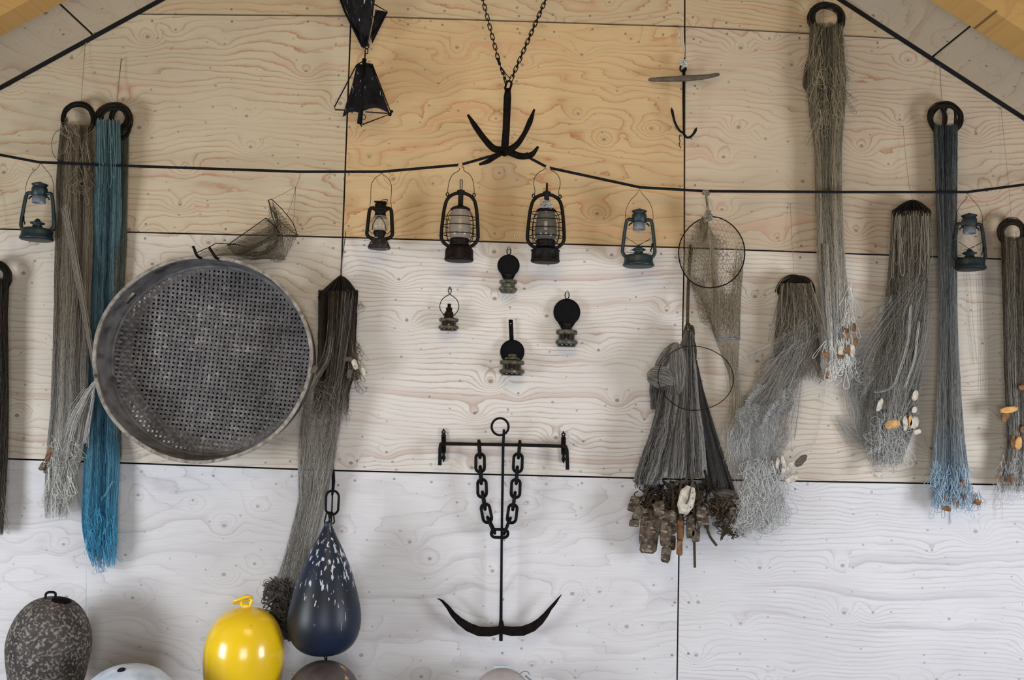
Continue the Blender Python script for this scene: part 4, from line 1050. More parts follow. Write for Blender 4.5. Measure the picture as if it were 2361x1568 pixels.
# ---------------------------------------------------------------- small wire trap net left of centre
def diamond(F, S, nu, nv, rad, tone=(.2, 1), along=.5, jit=0, seed=0, m=6, halfu=False):
    """diamond mesh over surface S(u,v)->(px,py,d), u,v in 0..1"""
    rg = np.random.default_rng(seed)
    steps = nv*m
    v = np.linspace(0, 1, steps+1)
    for k in range(-nu if not halfu else -nu, nu*2):
        for sg in (1, -1):
            u = k/nu+sg*v*nv/nu*.5+.004*np.sin(v*40+k)
            ok = (u >= 0) & (u <= 1)
            if ok.sum() < 3: continue
            i = np.where(ok)[0]
            q = S(u[i], v[i]); x, y, z = q
            if jit: x = x+rg.normal(0, jit, x.shape); y = y+rg.normal(0, jit, y.shape)
            F.add(PV(x, y, z), rad, rg.uniform(*tone), along)
tr = thing('trap_net', P(560, 590, .08), 'small wire-framed net trap hung from the rope above the sieve', 'fish trap')
BR = fibre('brown wire netting', ((.035, .025, .015), (.12, .095, .055)), ((.035, .03, .02), (.14, .11, .07)))
F = Fib()
def quadS(a, b, c, e, bul=0):   # a b top edge (u), e c bottom edge
    a, b, c, e = map(np.array, (a, b, c, e))
    def S(u, v):
        p = (a[None]*(1-u)[:, None]*(1-v)[:, None]+b[None]*u[:, None]*(1-v)[:, None]+c[None]*(u*v)[:, None]+e[None]*((1-u)*v)[:, None])
        return p[:, 0], p[:, 1]+bul*np.sin(np.pi*u)*v*10, p[:, 2]+bul*.01*np.sin(np.pi*u)
    return S
diamond(F, quadS((620, 462, .10), (688, 542, .10), (655, 600, .06), (615, 590, .06), 1), 13, 22, .0010, seed=1)
diamond(F, quadS((628, 464, .16), (690, 544, .14), (668, 560, .05), (634, 505, .05), 0), 12, 8, .0010, seed=2)
diamond(F, quadS((613, 505, .12), (640, 545, .10), (560, 588, .05), (523, 566, .05), 1), 13, 26, .0009, seed=3)
diamond(F, quadS((632, 515, .05), (650, 545, .05), (560, 585, .04), (525, 568, .04), 1), 14, 30, .0009, seed=4)
diamond(F, quadS((640, 540, .12), (660, 600, .08), (600, 596, .04), (540, 582, .05), 1), 16, 22, .0009, seed=5)
diamond(F, quadS((535, 562, .08), (548, 590, .06), (470, 588, .06), (455, 582, .05), 1), 9, 22, .0009, seed=6)
wisps(F, [[(632, 510, .06), (640, 560, .08), (600, 590, .07), (530, 585, .06)]], 34, 9, spread=7, rad=.0008, tone=(0, .6))
wisps(F, [[(628, 470, .10), (650, 540, .08), (655, 590, .06)], [(612, 508, .1), (640, 520, .08), (610, 560, .06)]], 12, 10, spread=5, rad=.0008, tone=(0, .6))
F.build('netting', BR, tr)
for pts in ([(618, 462, .10), (626, 459, .15), (650, 482, .16), (675, 512, .15), (686, 543, .12), (655, 520, .06), (632, 495, .06), (618, 462, .10)],
            [(613, 503, .12), (560, 540, .07), (523, 566, .05)], [(613, 503, .12), (632, 520, .10), (650, 545, .09), (688, 543, .12)],
            [(523, 566, .05), (540, 562, .08), (575, 572, .06), (620, 548, .1), (652, 540, .09)], [(455, 582, .05), (480, 571, .07), (498, 561, .09), (523, 562, .09), (545, 564, .08)], [(620, 465, .10), (628, 500, .09), (640, 530, .09), (648, 548, .08)]):
    mb = MB(); mb.tube([P(*q) for q in pts], .0022, 6); mb.build('wire_frame', M['stockwood'] if False else M['lampblack'], tr)
mb = MB()
for pts in ([(693, 399, .12), (689, 415, .13), (682, 431, .13)], [(682, 431, .13), (655, 446, .14), (626, 460, .15)], [(682, 431, .13), (672, 470, .14), (660, 500, .14)], [(682, 431, .13), (679, 480, .13), (677, 512, .14)]):
    mb.tube([P(*q) for q in pts], .0013, 5)
mb.build('hanging_cord', M['cordtan'], tr)

# ---------------------------------------------------------------- hung nets
def nail_cord(parent, pts, r=.0013, mat=None, nail=True):
    mb = MB(); mb.tube([P(*q) for q in pts], r, 5); mb.build('hanging_cord', mat or M['cordtan'], parent)
    if nail:
        mb = MB(); q = P(pts[0][0], pts[0][1], pts[0][2]); mb.tube([Vector((q.x, .01, q.z)), Vector((q.x, -max(.02, pts[0][2]), q.z))], .0025, 6)
        mb.build('nail', M['bolt'], parent)
def chunk(parent, cx, cy, d, w_, h_, ang, th, mat, seed, name='float', cut=.22):
    """cut cork or bark block: irregular polygon (pixels) extruded th metres"""
    rg = random.Random(seed); ca, sa = math.cos(ang), math.sin(ang); pts = []
    base = [(-.5, -.5+cut), (-.5+cut, -.5), (.5-cut*.8, -.5), (.5, -.5+cut*.9), (.5, .5-cut), (.5-cut*1.1, .5), (-.5+cut*.7, .5), (-.5, .5-cut*.8)]
    for (x, y) in base:
        x = (x+rg.uniform(-.05, .05))*w_; y = (y+rg.uniform(-.05, .05))*h_; pts.append((cx+x*ca-y*sa, cy+x*sa+y*ca))
    mb = MB(); mb.smooth = False
    n = len(pts); b = 0
    for (k, dd) in ((.82, d+th/2), (1, d+th*.28), (1, d-th*.28), (.84, d-th/2)):
        for (x, y) in pts: mb.v.append(P(cx+(x-cx)*k, cy+(y-cy)*k, max(dd, .004)))
    for r_ in range(3):
        for i in range(n): j = (i+1) % n; mb.face((r_*n+i, r_*n+j, (r_+1)*n+j, (r_+1)*n+i))
    mb.face(tuple(range(n))[::-1]); mb.face(tuple(range(3*n, 4*n)))
    return mb.build(name, mat, parent)

# beige net, left
n1 = thing('fishing_net', P(165, 1200, .08), 'long tan and pale grey net tied sideways to the left side of the sieve', 'fishing net')
nail_cord(n1, [(197, 98, .02), (193, 150, .03), (187, 236, .08)])
F = Fib()
coil(F, 181, 275, 40, 40, .08, 34, 1, band=9, rot=.2)
coil(F, 178, 270, 36, 34, .07, 22, 11, band=6, arc=(.2, 3.0), tone=(0, .3))
F.build('twine_ring', F_['coil'], n1)
F = Fib()
coil(F, 185, 280, 36, 36, .09, 12, 2, band=8, rad=.0016, arc=(3.0, 6.1), rot=.1)
curls(F, [(292, 146, 176, .11), (306, 150, 180, .11)], 26, 3, r=(6, 18), rad=.0012, tone=(.5, 1), along=.1)
rows = [(285, 142, 210, .08), (330, 136, 212, .07), (400, 131, 213, .07), (540, 128, 214, .07), (620, 126, 212, .07), (700, 125, 207, .07), (860, 120, 203, .07), (950, 117, 203, .07), (1010, 110, 196, .07), (1060, 108, 186, .07), (1130, 103, 164, .07), (1200, 104, 152, .07)]
bundle(F, rows, 560, 4, rad=.0009, thick=.04, t1=(.80, 1.0), t0=(0, .03), drift=.05, arange=(300, 1180))
wisps(F, [[(150, 480, .12), (172, 600, .13), (198, 740, .15), (214, 830, .2), (219, 862, .24)]], 44, 5, spread=8, rad=.0007, kink=.25, along=.55, fan=.2, tone=(.2, .9))
wisps(F, [[(221, 876, .24), (200, 905, .16), (172, 955, .11), (155, 1010, .10), (148, 1060, .09)]], 60, 6, spread=4, rad=.0008, kink=.45, along=.9, fan=4.5)
wisps(F, [[(220, 876, .24), (212, 930, .15), (203, 985, .11), (196, 1040, .09)]], 24, 7, spread=3, rad=.0008, kink=.3, along=.9, fan=2)
wisps(F, [[(165, 1040, .08), (172, 1110, .07), (184, 1160, .06), (192, 1196, .05)]], 10, 8, spread=4, rad=.0007, kink=.4, along=.7)
uloops(F, [(1010, 110, 180, .10), (1150, 104, 155, .10)], 120, 9, L=(20, 60), W=(4, 12), along=1.0, rad=.0010)
uloops(F, [(300, 150, 200, .10), (420, 150, 205, .10)], 40, 12, L=(25, 70), W=(3, 9), along=.15, rad=.0011, tone=(.4, 1))
curls(F, [(1000, 112, 180, .10), (1190, 102, 155, .09)], 90, 10, r=(4, 13), along=1.0)
curls(F, [(410, 155, 205, .12), (440, 165, 200, .12)], 16, 13, r=(6, 14), along=.2)
F.build('netting', F_['tan'], n1)
mb = MB(); mb.tube([P(140+30*math.cos(a)*.7, 335+36*math.sin(a), .08) for a in np.linspace(1.6, 5.2, 20)], .0012, 5); mb.build('loose_twine', M['lampblack'], n1)
chunk(n1, 112, 1050, .10, 12, 34, .35, .02, M['cork'], 1); chunk(n1, 97, 1076, .09, 12, 20, .5, .018, M['barkfloat'], 2); chunk(n1, 104, 1080, .07, 8, 22, .1, .018, M['cork'], 3)
mb = MB(); mb.sphere(P(220, 867, .243), .0095, 8); mb.build('knot', M['stockwood'], n1)

# blue net
n2 = thing('fishing_net', P(240, 1310, .07), 'long teal and bright blue net hanging half behind the sieve', 'fishing net')
nail_cord(n2, [(280, 135, .02), (274, 190, .03), (269, 240, .07)], r=.0022)
F = Fib(); coil(F, 262, 274, 42, 36, .07, 46, 21, band=15, rot=-.1); coil(F, 278, 282, 26, 40, .06, 20, 22, band=8)
F.build('twine_ring', F_['coil'], n2)
mb = MB(); mb.tube([P(302+5*math.cos(a), 278+16*math.sin(a), .07) for a in np.linspace(-1.5, 1.8, 12)], .0014, 5); mb.build('loose_twine', M['lampblack'], n2)
F = Fib()
rows = [(276, 222, 276, .10), (400, 220, 278, .09), (500, 215, 280, .06), (580, 214, 277, .03), (620, 213, 275, .012), (750, 210, 272, .010), (860, 205, 270, .010), (950, 200, 274, .010), (1010, 197, 275, .03), (1050, 195, 276, .06), (1150, 190, 272, .07), (1210, 188, 271, .07), (1260, 196, 270, .07), (1312, 216, 262, .07)]
bundle(F, rows, 720, 23, rad=.0010, thick=.035, t1=(.82, 1.0), drift=.05, arange=(280, 1300))
uloops(F, [(1150, 192, 268, .10), (1270, 205, 262, .10)], 70, 24, L=(20, 48), W=(3, 9), tone=(.5, 1), along=1.0)
uloops(F, [(272, 224, 272, .12), (282, 224, 272, .12)], 26, 25, L=(60, 160), W=(2, 4), tone=(.6, 1), along=.0, rad=.0012, tilt=.03)
uloops(F, [(1295, 220, 240, .08), (1302, 220, 240, .08)], 5, 26, L=(18, 24), W=(6, 10), tone=(.6, 1))
wisps(F, [[(262, 1110, .11), (248, 1140, .11), (222, 1165, .11)], [(252, 1200, .11), (240, 1225, .11), (228, 1228, .1)], [(264, 1225, .1), (256, 1262, .1), (250, 1290, .1)]], 3, 27, spread=2, rad=.0009, tone=(.95, 1), along=.75)
F.build('netting', F_['blue'], n2)
F = Fib(); rows = [(300, 262, 297, .04), (400, 262, 295, .04), (560, 258, 292, .035), (700, 250, 284, .03), (960, 262, 276, .03), (1060, 262, 280, .03)]
bundle(F, rows, 190, 28, rad=.0010, thick=.02); F.build('back_netting', F_['olive'], n2)
mb = MB(); mb.tube(ppath([(199, 1235, .08), (198, 1300, .12), (199, 1380, .20), (200, 1425, .25), (194, 1438, .30), (178, 1434, .34), (166, 1415, .345), (154, 1398, .33)], k=5), .0022, 5); mb.build('tail_cord', M['paleblue'], n2)

# dark net at the far left edge
n0 = thing('fishing_net', P(0, 1230, .08), 'dark brown net on a ring at the left edge of the picture', 'fishing net')
nail_cord(n0, [(-6, 440, .02), (-8, 520, .05), (-10, 602, .08)])
F = Fib(); coil(F, -12, 638, 38, 38, .08, 44, 31, band=16); F.build('twine_ring', F_['coil'], n0)
F = Fib(); rows = [(640, -50, 22, .08), (720, -50, 17, .08), (900, -46, 20, .07), (1050, -46, 18, .07), (1150, -44, 12, .07), (1235, -40, 6, .07)]
bundle(F, rows, 420, 32, rad=.0011, thick=.04, arange=(600, 1600)); uloops(F, [(1080, -30, 8, .09), (1200, -30, 6, .08)], 30, 33, along=.6)
F.build('netting', F_['darkhank'], n0)

# dark brown hank with grey tail, right of the sieve
n3 = thing('fishing_net', P(650, 1450, .08), 'dark brown corded net with a long grey tail, right beside the sieve', 'fishing net')
mb = MB(); mb.tube([P(789, 548, .03), P(787, 600, .06), P(785, 634, .10)], .0022, 6); mb.tube([P(797, 538, .02), P(790, 590, .06), P(786, 634, .10)], .0022, 6); mb.build('hanging_cord', M['stockwood'], n3)
mb = MB(); q = P(797, 536, .0); mb.tube([q+Vector((0, .01, 0)), q+Vector((0, -.03, 0))], .003, 6); mb.build('nail', M['bolt'], n3)
F = Fib(); rg = np.random.default_rng(40)
for k in range(230):
    xe = rg.uniform(733, 824); h = 8+28*(abs(xe-782)/46)**1.0
    ye = 676+rg.uniform(-8, 10)+(abs(xe-778)/46)*8
    z0 = rg.uniform(-1, 1); s_ = np.linspace(0, 1, 14)
    e_ = .95 if xe < 784 else .6; x = 784+(xe-784)*s_**e_; y = 636+(ye-636)*s_**1.05
    F.add(PV(x, y, .09+z0*.045*np.sin(s_*1.571)), .0024, rg.uniform(0, .6), 0, 4)
F.build('hank_crown', F_['coil'], n3)
F = Fib()
rows = [(668, 734, 826, .09), (700, 734, 824, .09), (800, 733, 820, .09), (850, 731, 822, .09), (900, 724, 806, .09), (960, 722, 802, .08)]
bundle(F, rows, 420, 41, rad=.0016, thick=.05, drift=.012, wob=.6, t1=(.6, 1), arange=(660, 1150))
rows = [(860, 742, 800, .12), (900, 704, 802, .12), (950, 694, 795, .11), (1000, 691, 780, .10), (1080, 688, 769, .09), (1150, 690, 752, .08), (1220, 672, 735, .08), (1300, 650, 713, .08), (1360, 628, 700, .08)]
bundle(F, rows, 95, 42, rad=.0009, thick=.03, drift=.12, t1=(.93, 1.0), t0=(0, .25), arange=(600, 1050))
wisps(F, [[(765, 740, .14), (760, 800, .16), (750, 840, .18), (722, 880, .24), (704, 920, .18), (698, 980, .12), (690, 1090, .1)]], 24, 43, spread=5, rad=.0007, kink=.35, along=.8, fan=2, tone=(.1, .8))
wisps(F, [[(800, 680, .14), (793, 760, .14), (780, 850, .14), (765, 960, .12), (750, 1060, .1)]], 26, 44, spread=16, rad=.0008, kink=.25, along=.6, fan=.8, tone=(0, .9))
uloops(F, [(780, 805, 830, .11), (860, 805, 828, .11)], 60, 45, L=(15, 50), W=(4, 9), along=.5, tone=(.3, 1), rad=.0012)
curls(F, [(880, 715, 770, .14), (980, 700, 770, .12)], 40, 46, r=(6, 22), along=.8)
uloops(F, [(900, 770, 800, .08), (930, 770, 798, .08)], 14, 47, L=(40, 70), W=(3, 7), along=.8)
curls(F, [(702, 826, 838, .1), (712, 826, 838, .1)], 6, 48, r=(4, 12), along=1)
F.build('netting', F_['darkhank'], n3)
F = Fib()
bundle(F, [(960, 690, 790, .10), (1080, 687, 768, .09), (1150, 688, 752, .08), (1220, 672, 735, .08), (1300, 650, 713, .08), (1370, 628, 698, .08)], 170, 49, rad=.0008, thick=.03, drift=.10, t0=(0, .2))
F.build('grey_tail', F_['grey'], n3)
F = Fib()
curls(F, [(1340, 620, 672, .09), (1385, 612, 676, .09), (1420, 618, 676, .09), (1455, 645, 676, .09), (1468, 662, 684, .09)], 330, 50, r=(5, 15), rad=.0017, thick=.045)
uloops(F, [(1400, 650, 690, .08), (1440, 662, 700, .08)], 30, 51, L=(15, 36), W=(6, 12), rad=.0015)
F.build('twine_tangle', F_['tangle'], n3)
for i, (x, y, w_, h_, a, m_) in enumerate(((803, 828, 20, 12, .1, 'stockwood'), (818, 840, 13, 24, -.35, 'corkwhite'), (838, 856, 9, 20, -.2, 'corkwhite'), (806, 862, 12, 22, .1, 'stockwood'), (823, 868, 10, 18, .2, 'barkfloat'), (725, 852, 12, 20, .5, 'stockwood'), (693, 898, 12, 8, .3, 'stockwood'))):
    chunk(n3, x, y, .13 if x > 760 else .24, w_, h_, a, .02, M[m_], 60+i)

# heavy knotted bundle with bark floats
n4 = thing('fishing_net', P(1590, 1250, .12), 'heavy dark knotted net bundle with bark floats, hung on a thick rope', 'fishing net')
F = Fib(); rope3(F, ppath([(1591, 566, .02), (1591, 590, .04), (1588, 640, .07), (1586, 690, .1), (1585, 745, .12)]), .0088, .034, .45)
rope3(F, ppath([(1591, 566, .03), (1594, 575, .05), (1590, 600, .06)]), .008, .03, .2)
for k, pts in enumerate(([(1585, 742, .13), (1578, 770, .14), (1590, 790, .15), (1598, 770, .15), (1588, 745, .14)], [(1586, 745, .15), (1600, 790, .15), (1601, 830, .14)], [(1590, 760, .15), (1603, 800, .14), (1603, 838, .13)], [(1580, 760, .15), (1596, 752, .16), (1600, 772, .15)])):
    rope3(F, ppath(pts, k=5), .006, .028, .3)
F.build('hanging_rope', F_['brownrope'], n4)
mb = MB(); q = P(1592, 566, 0); mb.tube([q+Vector((0, .01, 0)), q+Vector((0, -.05, 0))], .005, 8); mb.build('nail', M['bolt'], n4)
F = Fib()
bundle(F, [(770, 1580, 1600, .13), (810, 1560, 1596, .13), (850, 1545, 1590, .13), (880, 1550, 1580, .12)], 150, 71, rad=.0016, thick=.03, drift=.08)
bundle(F, [(890, 1522, 1560, .15), (940, 1514, 1556, .15), (1000, 1498, 1552, .14), (1060, 1476, 1540, .13), (1100, 1462, 1530, .13), (1120, 1466, 1512, .13)], 300, 72, rad=.0017, thick=.05, drift=.06, t1=(.92, 1))
uloops(F, [(1095, 1462, 1525, .14), (1112, 1466, 1512, .14)], 60, 73, L=(6, 16), W=(4, 9), rad=.0016, along=.8, tone=(.1, .7))
# the knot: two lobes of bunched net
def lobe(c0, c1, w0, n, seed, d0, th=.03, rad=.0018, bow=0):
    rg = np.random.default_rng(seed); s_ = np.linspace(0, 1, 16)
    dx, dy = c1[0]-c0[0], c1[1]-c0[1]; L = math.hypot(dx, dy); nx, ny = -dy/L, dx/L
    for k in range(n):
        u = rg.uniform(-1, 1); wdt = w0*np.sqrt(np.clip(1-(2*s_-1)**2, 0, 1))*u+1.2*np.sin(s_*9+k)
        dd = d0+th*math.sqrt(1-u*u)*np.sin(np.pi*s_)**.5*rg.uniform(.3, 1)
        F.add(PV(c0[0]+dx*s_+nx*(wdt+bow*np.sin(np.pi*s_)), c0[1]+dy*s_+ny*(wdt+bow*np.sin(np.pi*s_)), dd), rad, rg.uniform(.2, 1), .7)
lobe((1560, 790), (1564, 912), 22, 420, 74, .145, .05, rad=.0012, bow=-4)
lobe((1492, 862), (1556, 884), 25, 420, 75, .155, .055, rad=.0012, bow=-3)
bundle(F, [(865, 1500, 1530, .10), (900, 1497, 1520, .10), (945, 1500, 1512, .10)], 60, 76, rad=.0016, thick=.02)
lobe((1562, 790), (1512, 862), 13, 160, 77, .125, .03, rad=.0013, bow=4)
F.build('left_bunch', F_['bundle'], n4)
F = Fib()
bundle(F, [(760, 1578, 1600, .12), (800, 1574, 1602, .12), (860, 1572, 1606, .12), (930, 1565, 1612, .12), (1000, 1552, 1622, .12), (1060, 1545, 1628, .12), (1105, 1538, 1632, .12)], 420, 78, rad=.0018, thick=.055, drift=.03, wob=.7, t1=(.9, 1))
F.build('middle_bunch', F_['bundle'], n4)
F = Fib()
bundle(F, [(830, 1600, 1606, .08), (900, 1602, 1622, .08), (1000, 1606, 1652, .08), (1060, 1612, 1672, .08), (1110, 1620, 1688, .08), (1135, 1628, 1696, .08)], 520, 79, rad=.0014, thick=.02, drift=.02, wob=.4, t1=(.93, 1))
F.build('dark_net_fold', F_['bundledark'], n4)
F = Fib(); rg = np.random.default_rng(80)
ropes = [[(1600, 1070), (1596, 1100), (1598, 1150), (1602, 1200), (1601, 1250), (1602, 1308)], [(1625, 1085), (1632, 1120), (1626, 1160)], [(1615, 1080), (1622, 1110), (1618, 1140)], [(1592, 1090), (1576, 1112), (1560, 1110), (1548, 1130)], [(1632, 1185), (1628, 1205), (1636, 1235), (1652, 1258)], [(1656, 1160), (1664, 1190), (1672, 1215), (1690, 1235)], [(1650, 1135), (1672, 1130), (1696, 1138), (1686, 1152), (1662, 1156)], [(1655, 1142), (1680, 1145), (1702, 1150), (1690, 1162)], [(1600, 1090), (1588, 1120), (1584, 1150)], [(1530, 1110), (1545, 1125), (1540, 1160)], [(1548, 1115), (1552, 1150), (1546, 1185)], [(1520, 1120), (1516, 1150), (1525, 1180)], [(1570, 1110), (1566, 1160), (1570, 1200)], [(1640, 1130), (1652, 1150), (1645, 1180), (1640, 1150)], [(1500, 1115), (1505, 1140), (1494, 1170)], [(1480, 1110), (1490, 1130), (1478, 1155)], [(1640, 1165), (1655, 1175), (1645, 1190), (1632, 1180)], [(1690, 1165), (1700, 1180), (1690, 1205), (1680, 1180)], [(1605, 1180), (1612, 1210), (1608, 1230)], [(1530, 1165), (1533, 1200), (1528, 1240)]]
for i, pts in enumerate(ropes):
    rope3(F, ppath([(x, y, .13+.03*math.sin(i*2.1+j)) for j, (x, y) in enumerate(pts)], k=5), .0068, .026, rg.uniform(0, .8))
for i in range(26):
    x0, y0 = rg.uniform(1480, 1650), rg.uniform(1105, 1150); x1 = x0+rg.uniform(-22, 22); y1 = y0+rg.uniform(20, 60)
    rope3(F, ppath([(x0, y0, .10), ((x0+x1)/2+rg.uniform(-14, 14), (y0+y1)/2, .13), (x1, y1, .12)], k=5), .006, .024, rg.uniform(0, .5))
curls(F, [(1150, 1640, 1690, .10), (1235, 1662, 1710, .10)], 60, 81, r=(5, 14), rad=.0026)
curls(F, [(1115, 1470, 1650, .08), (1200, 1490, 1610, .08)], 110, 82, r=(6, 20), rad=.0030, tone=(0, .4))
F.build('float_rope', F_['brownrope'], n4)
fl_ = [(1462, 1163, 24, 40, .35, 'barkfloat'), (1471, 1183, 20, 34, .35, 'barkfloat'), (1462, 1206, 22, 16, .1, 'barkfloat'), (1492, 1196, 30, 46, .05, 'barkfloat'), (1487, 1222, 24, 60, .1, 'barkfloat'), (1507, 1215, 34, 52, .08, 'barkfloat'), (1497, 1252, 38, 50, .1, 'barkfloat'),
       (1544, 1205, 32, 60, -.03, 'barkfloat'), (1534, 1230, 26, 60, 0, 'barkfloat'), (1548, 1252, 20, 34, .05, 'barkfloat'), (1536, 1278, 22, 38, .1, 'barkfloat'), (1567, 1262, 14, 36, 0, 'cork'), (1569, 1220, 16, 60, .02, 'cork'), (1592, 1215, 22, 56, -.03, 'barkfloat'), (1616, 1190, 24, 44, -.1, 'barkfloat'), (1628, 1196, 12, 48, -.08, 'barkfloat'), (1604, 1235, 20, 30, 0, 'barkfloat'), (1520, 1175, 26, 40, 0, 'barkfloat'), (1690, 1178, 14, 20, .3, 'barkfloat')]
for i, (x, y, w_, h_, a, m_) in enumerate(fl_):
    chunk(n4, x, y, .13+.035*((i*7) % 3)/2, w_, h_, a, .05, M[m_], 90+i, cut=.16)
chunk(n4, 1584, 1152, .22, 38, 66, .22, .035, M['corkwhite'], 120, cut=.26)
mb = MB(); mb.tube(ppath([(1596, 1110, .2), (1592, 1128, .235), (1588, 1150, .245), (1582, 1162, .24)], k=4), .004, 6); mb.build('float_tie', M['stockwood'], n4)

# hoop net (keep net) hanging from the rope
n5 = thing('hoop_net', P(1690, 990, .08), 'tan mesh keep net on a wire ring, hung from the black rope', 'hoop net')
def hoop(cx, cy, rx, ry, d, tilt, r, seed, name, mat):
    mb = MB(); pts = []
    for a in np.linspace(0, 2*math.pi, 60, endpoint=False):
        x = rx*math.cos(a)*(1+.015*math.sin(2*a+seed)); y = ry*math.sin(a)*(1+.02*math.sin(3*a+seed))
        pts.append(P(cx+x*math.cos(tilt)-y*math.sin(tilt), cy+x*math.sin(tilt)+y*math.cos(tilt), d+.03*math.sin(a)))
    mb.tube(pts, r, 7, closed=True); return mb.build(name, mat, n5)
hoop(1641, 583, 75.5, 82, .13, .15, .0030, 1, 'ring', M['grey_metal'] if False else M['iron'])
hoop(1604, 872, 86, 74, .21, .1, .0021, 2, 'hoop', M['lampblack'])
F = Fib()
def cone(u, v):
    a = u*2*np.pi
    rx0, ry0 = 75, 82
    tilt = .15
    x = rx0*np.cos(a); y = ry0*np.sin(a)
    X0 = 1641+x*math.cos(tilt)-y*math.sin(tilt); Y0 = 583+x*math.sin(tilt)+y*math.cos(tilt); D0 = .13+.03*np.sin(a)
    X1 = 1677+28*np.cos(a)+3*np.sin(3*a); Y1 = 780+3*np.sin(a)+2*np.cos(a); D1 = .09+.02*np.sin(a)
    X_mid = 1664+42*np.cos(a); Y_mid = 690+12*np.sin(a); DM = .07+.03*np.sin(a)
    w0 = (1-v)**2; w1 = 2*v*(1-v); w2 = v*v
    return w0*X0+w1*X_mid+w2*X1, w0*Y0+w1*Y_mid+w2*Y1, w0*D0+w1*DM+w2*D1
diamond(F, cone, 42, 40, .00085, tone=(.2, 1), seed=3, jit=.5, along=.3)
def back(u, v):      # pouch seen through the ring, gathered under the tie
    x = 1618+(u-.5)*(20+60*np.sin(np.pi*v*.8)); y = 510+v*150+10*np.sin(u*6); return x, y, .09-.05*np.sin(np.pi*v)*1.0+0*u
diamond(F, back, 16, 24, .0008, tone=(.2, .9), seed=4, jit=.8, along=.2)
def side(u, v):
    x = 1606+(u-.5)*30+v*55*(.4+.2*u); y = 640+v*105; return x, y, .07+0*u
diamond(F, side, 7, 17, .0011, tone=(.3, 1), seed=5, jit=1, along=.2)
def low(u, v):
    x = 1677+16*v+(u-.5)*(56-40*v); y = 782+v*95; return x, y, .09+.02*np.sin(u*3)
diamond(F, low, 26, 44, .0008, tone=(.2, .9), seed=6, jit=.5, along=.6)
wisps(F, [[(1632, 510, .13), (1645, 600, .11), (1652, 700, .10), (1655, 775, .1)], [(1640, 560, .12), (1650, 650, .11), (1652, 740, .1)]], 18, 7, spread=4, rad=.0012, tone=(.4, 1), along=.3)
wisps(F, [[(1705, 560, .13), (1700, 640, .12), (1694, 700, .1), (1703, 780, .1)]], 22, 71, spread=7, rad=.0010, tone=(.3, 1), along=.3)
wisps(F, [[(1665, 660, .1), (1668, 720, .1), (1670, 778, .1)], [(1685, 660, .1), (1684, 720, .1), (1690, 778, .1)]], 34, 72, spread=11, rad=.0009, tone=(.2, .9), along=.4)
wisps(F, [[(1680, 785, .1), (1686, 840, .1), (1692, 880, .1), (1698, 920, .1), (1692, 960, .1), (1672, 1010, .08)]], 70, 8, spread=8, rad=.0008, tone=(.2, .9), along=.8, kink=.5)
wisps(F, [[(1616, 500, .12), (1622, 535, .12)], [(1630, 500, .13), (1625, 540, .1), (1618, 560, .1)]], 30, 9, spread=4, rad=.0013, tone=(.1, .7), along=.1)
curls(F, [(530, 1620, 1660, .1), (650, 1690, 1712, .1)], 26, 10, r=(4, 10), rad=.0012, along=.2)
curls(F, [(660, 1604, 1618, .08), (760, 1630, 1650, .08)], 26, 14, r=(3, 8), rad=.0012, along=.2)
F.build('mesh_bag', F_['lace'], n5)
F = Fib(); wisps(F, [[(1628, 443, .12), (1628, 460, .12), (1633, 495, .14)], [(1628, 443, .12), (1632, 468, .13), (1634, 495, .14)]], 8, 11, spread=1.6, rad=.0015, kink=.2)
curls(F, [(442, 1624, 1632, .125), (448, 1624, 1632, .125)], 24, 12, r=(3, 5), rad=.0014)
curls(F, [(490, 1629, 1638, .14), (505, 1628, 1636, .14)], 30, 13, r=(3, 7), rad=.0016)
F.build('hanging_cord', F_['lace'], n5)
mb = MB(); mb.tube([P(1648, 779, .105), P(1676, 780, .118), P(1706, 782, .105)], .0045, 8); mb.build('spreader_bar', M['grey_metal'], n5)

# cobweb-like net sweeping down to the left
n6 = thing('fishing_net', P(1750, 1240, .1), 'grey net on a low dark ring, fanning down into a pale tangle with floats', 'fishing net')
nail_cord(n6, [(1822, 470, .01), (1826, 560, .03), (1831, 636, .08)], r=.0008, mat=M['cordtan'])
F = Fib(); rg = np.random.default_rng(100)
coil(F, 1835, 676, 42, 40, .08, 60, 101, band=16, arc=(0, 3.1416)); coil(F, 1835, 674, 42, 18, .08, 26, 102, band=8)
F.build('twine_ring', F_['coil'], n6)
F = Fib()
rows = [(652, 1800, 1872, .10), (700, 1793, 1880, .09), (760, 1786, 1886, .08), (830, 1782, 1892, .07), (880, 1820, 1895, .07)]
bundle(F, rows, 330, 103, rad=.0010, thick=.04, drift=.14, t1=(.7, 1.0), arange=(640, 1100))
uloops(F, [(650, 1800, 1870, .12), (660, 1800, 1870, .12)], 30, 104, L=(60, 150), W=(3, 8), along=.1, tone=(.4, 1), rad=.0012)
wisps(F, [[(1850, 720, .11), (1830, 790, .11), (1790, 850, .10), (1745, 920, .09), (1715, 1000, .08), (1700, 1050, .07)],
          [(1860, 740, .10), (1845, 820, .10), (1812, 880, .10), (1775, 950, .09), (1745, 1020, .08), (1730, 1080, .08)],
          [(1840, 760, .10), (1830, 840, .09), (1815, 920, .08), (1795, 990, .08), (1770, 1060, .08)]], 120, 105, spread=12, rad=.0005, kink=2.2, along=.62, fan=2.2, tone=(0, 1))
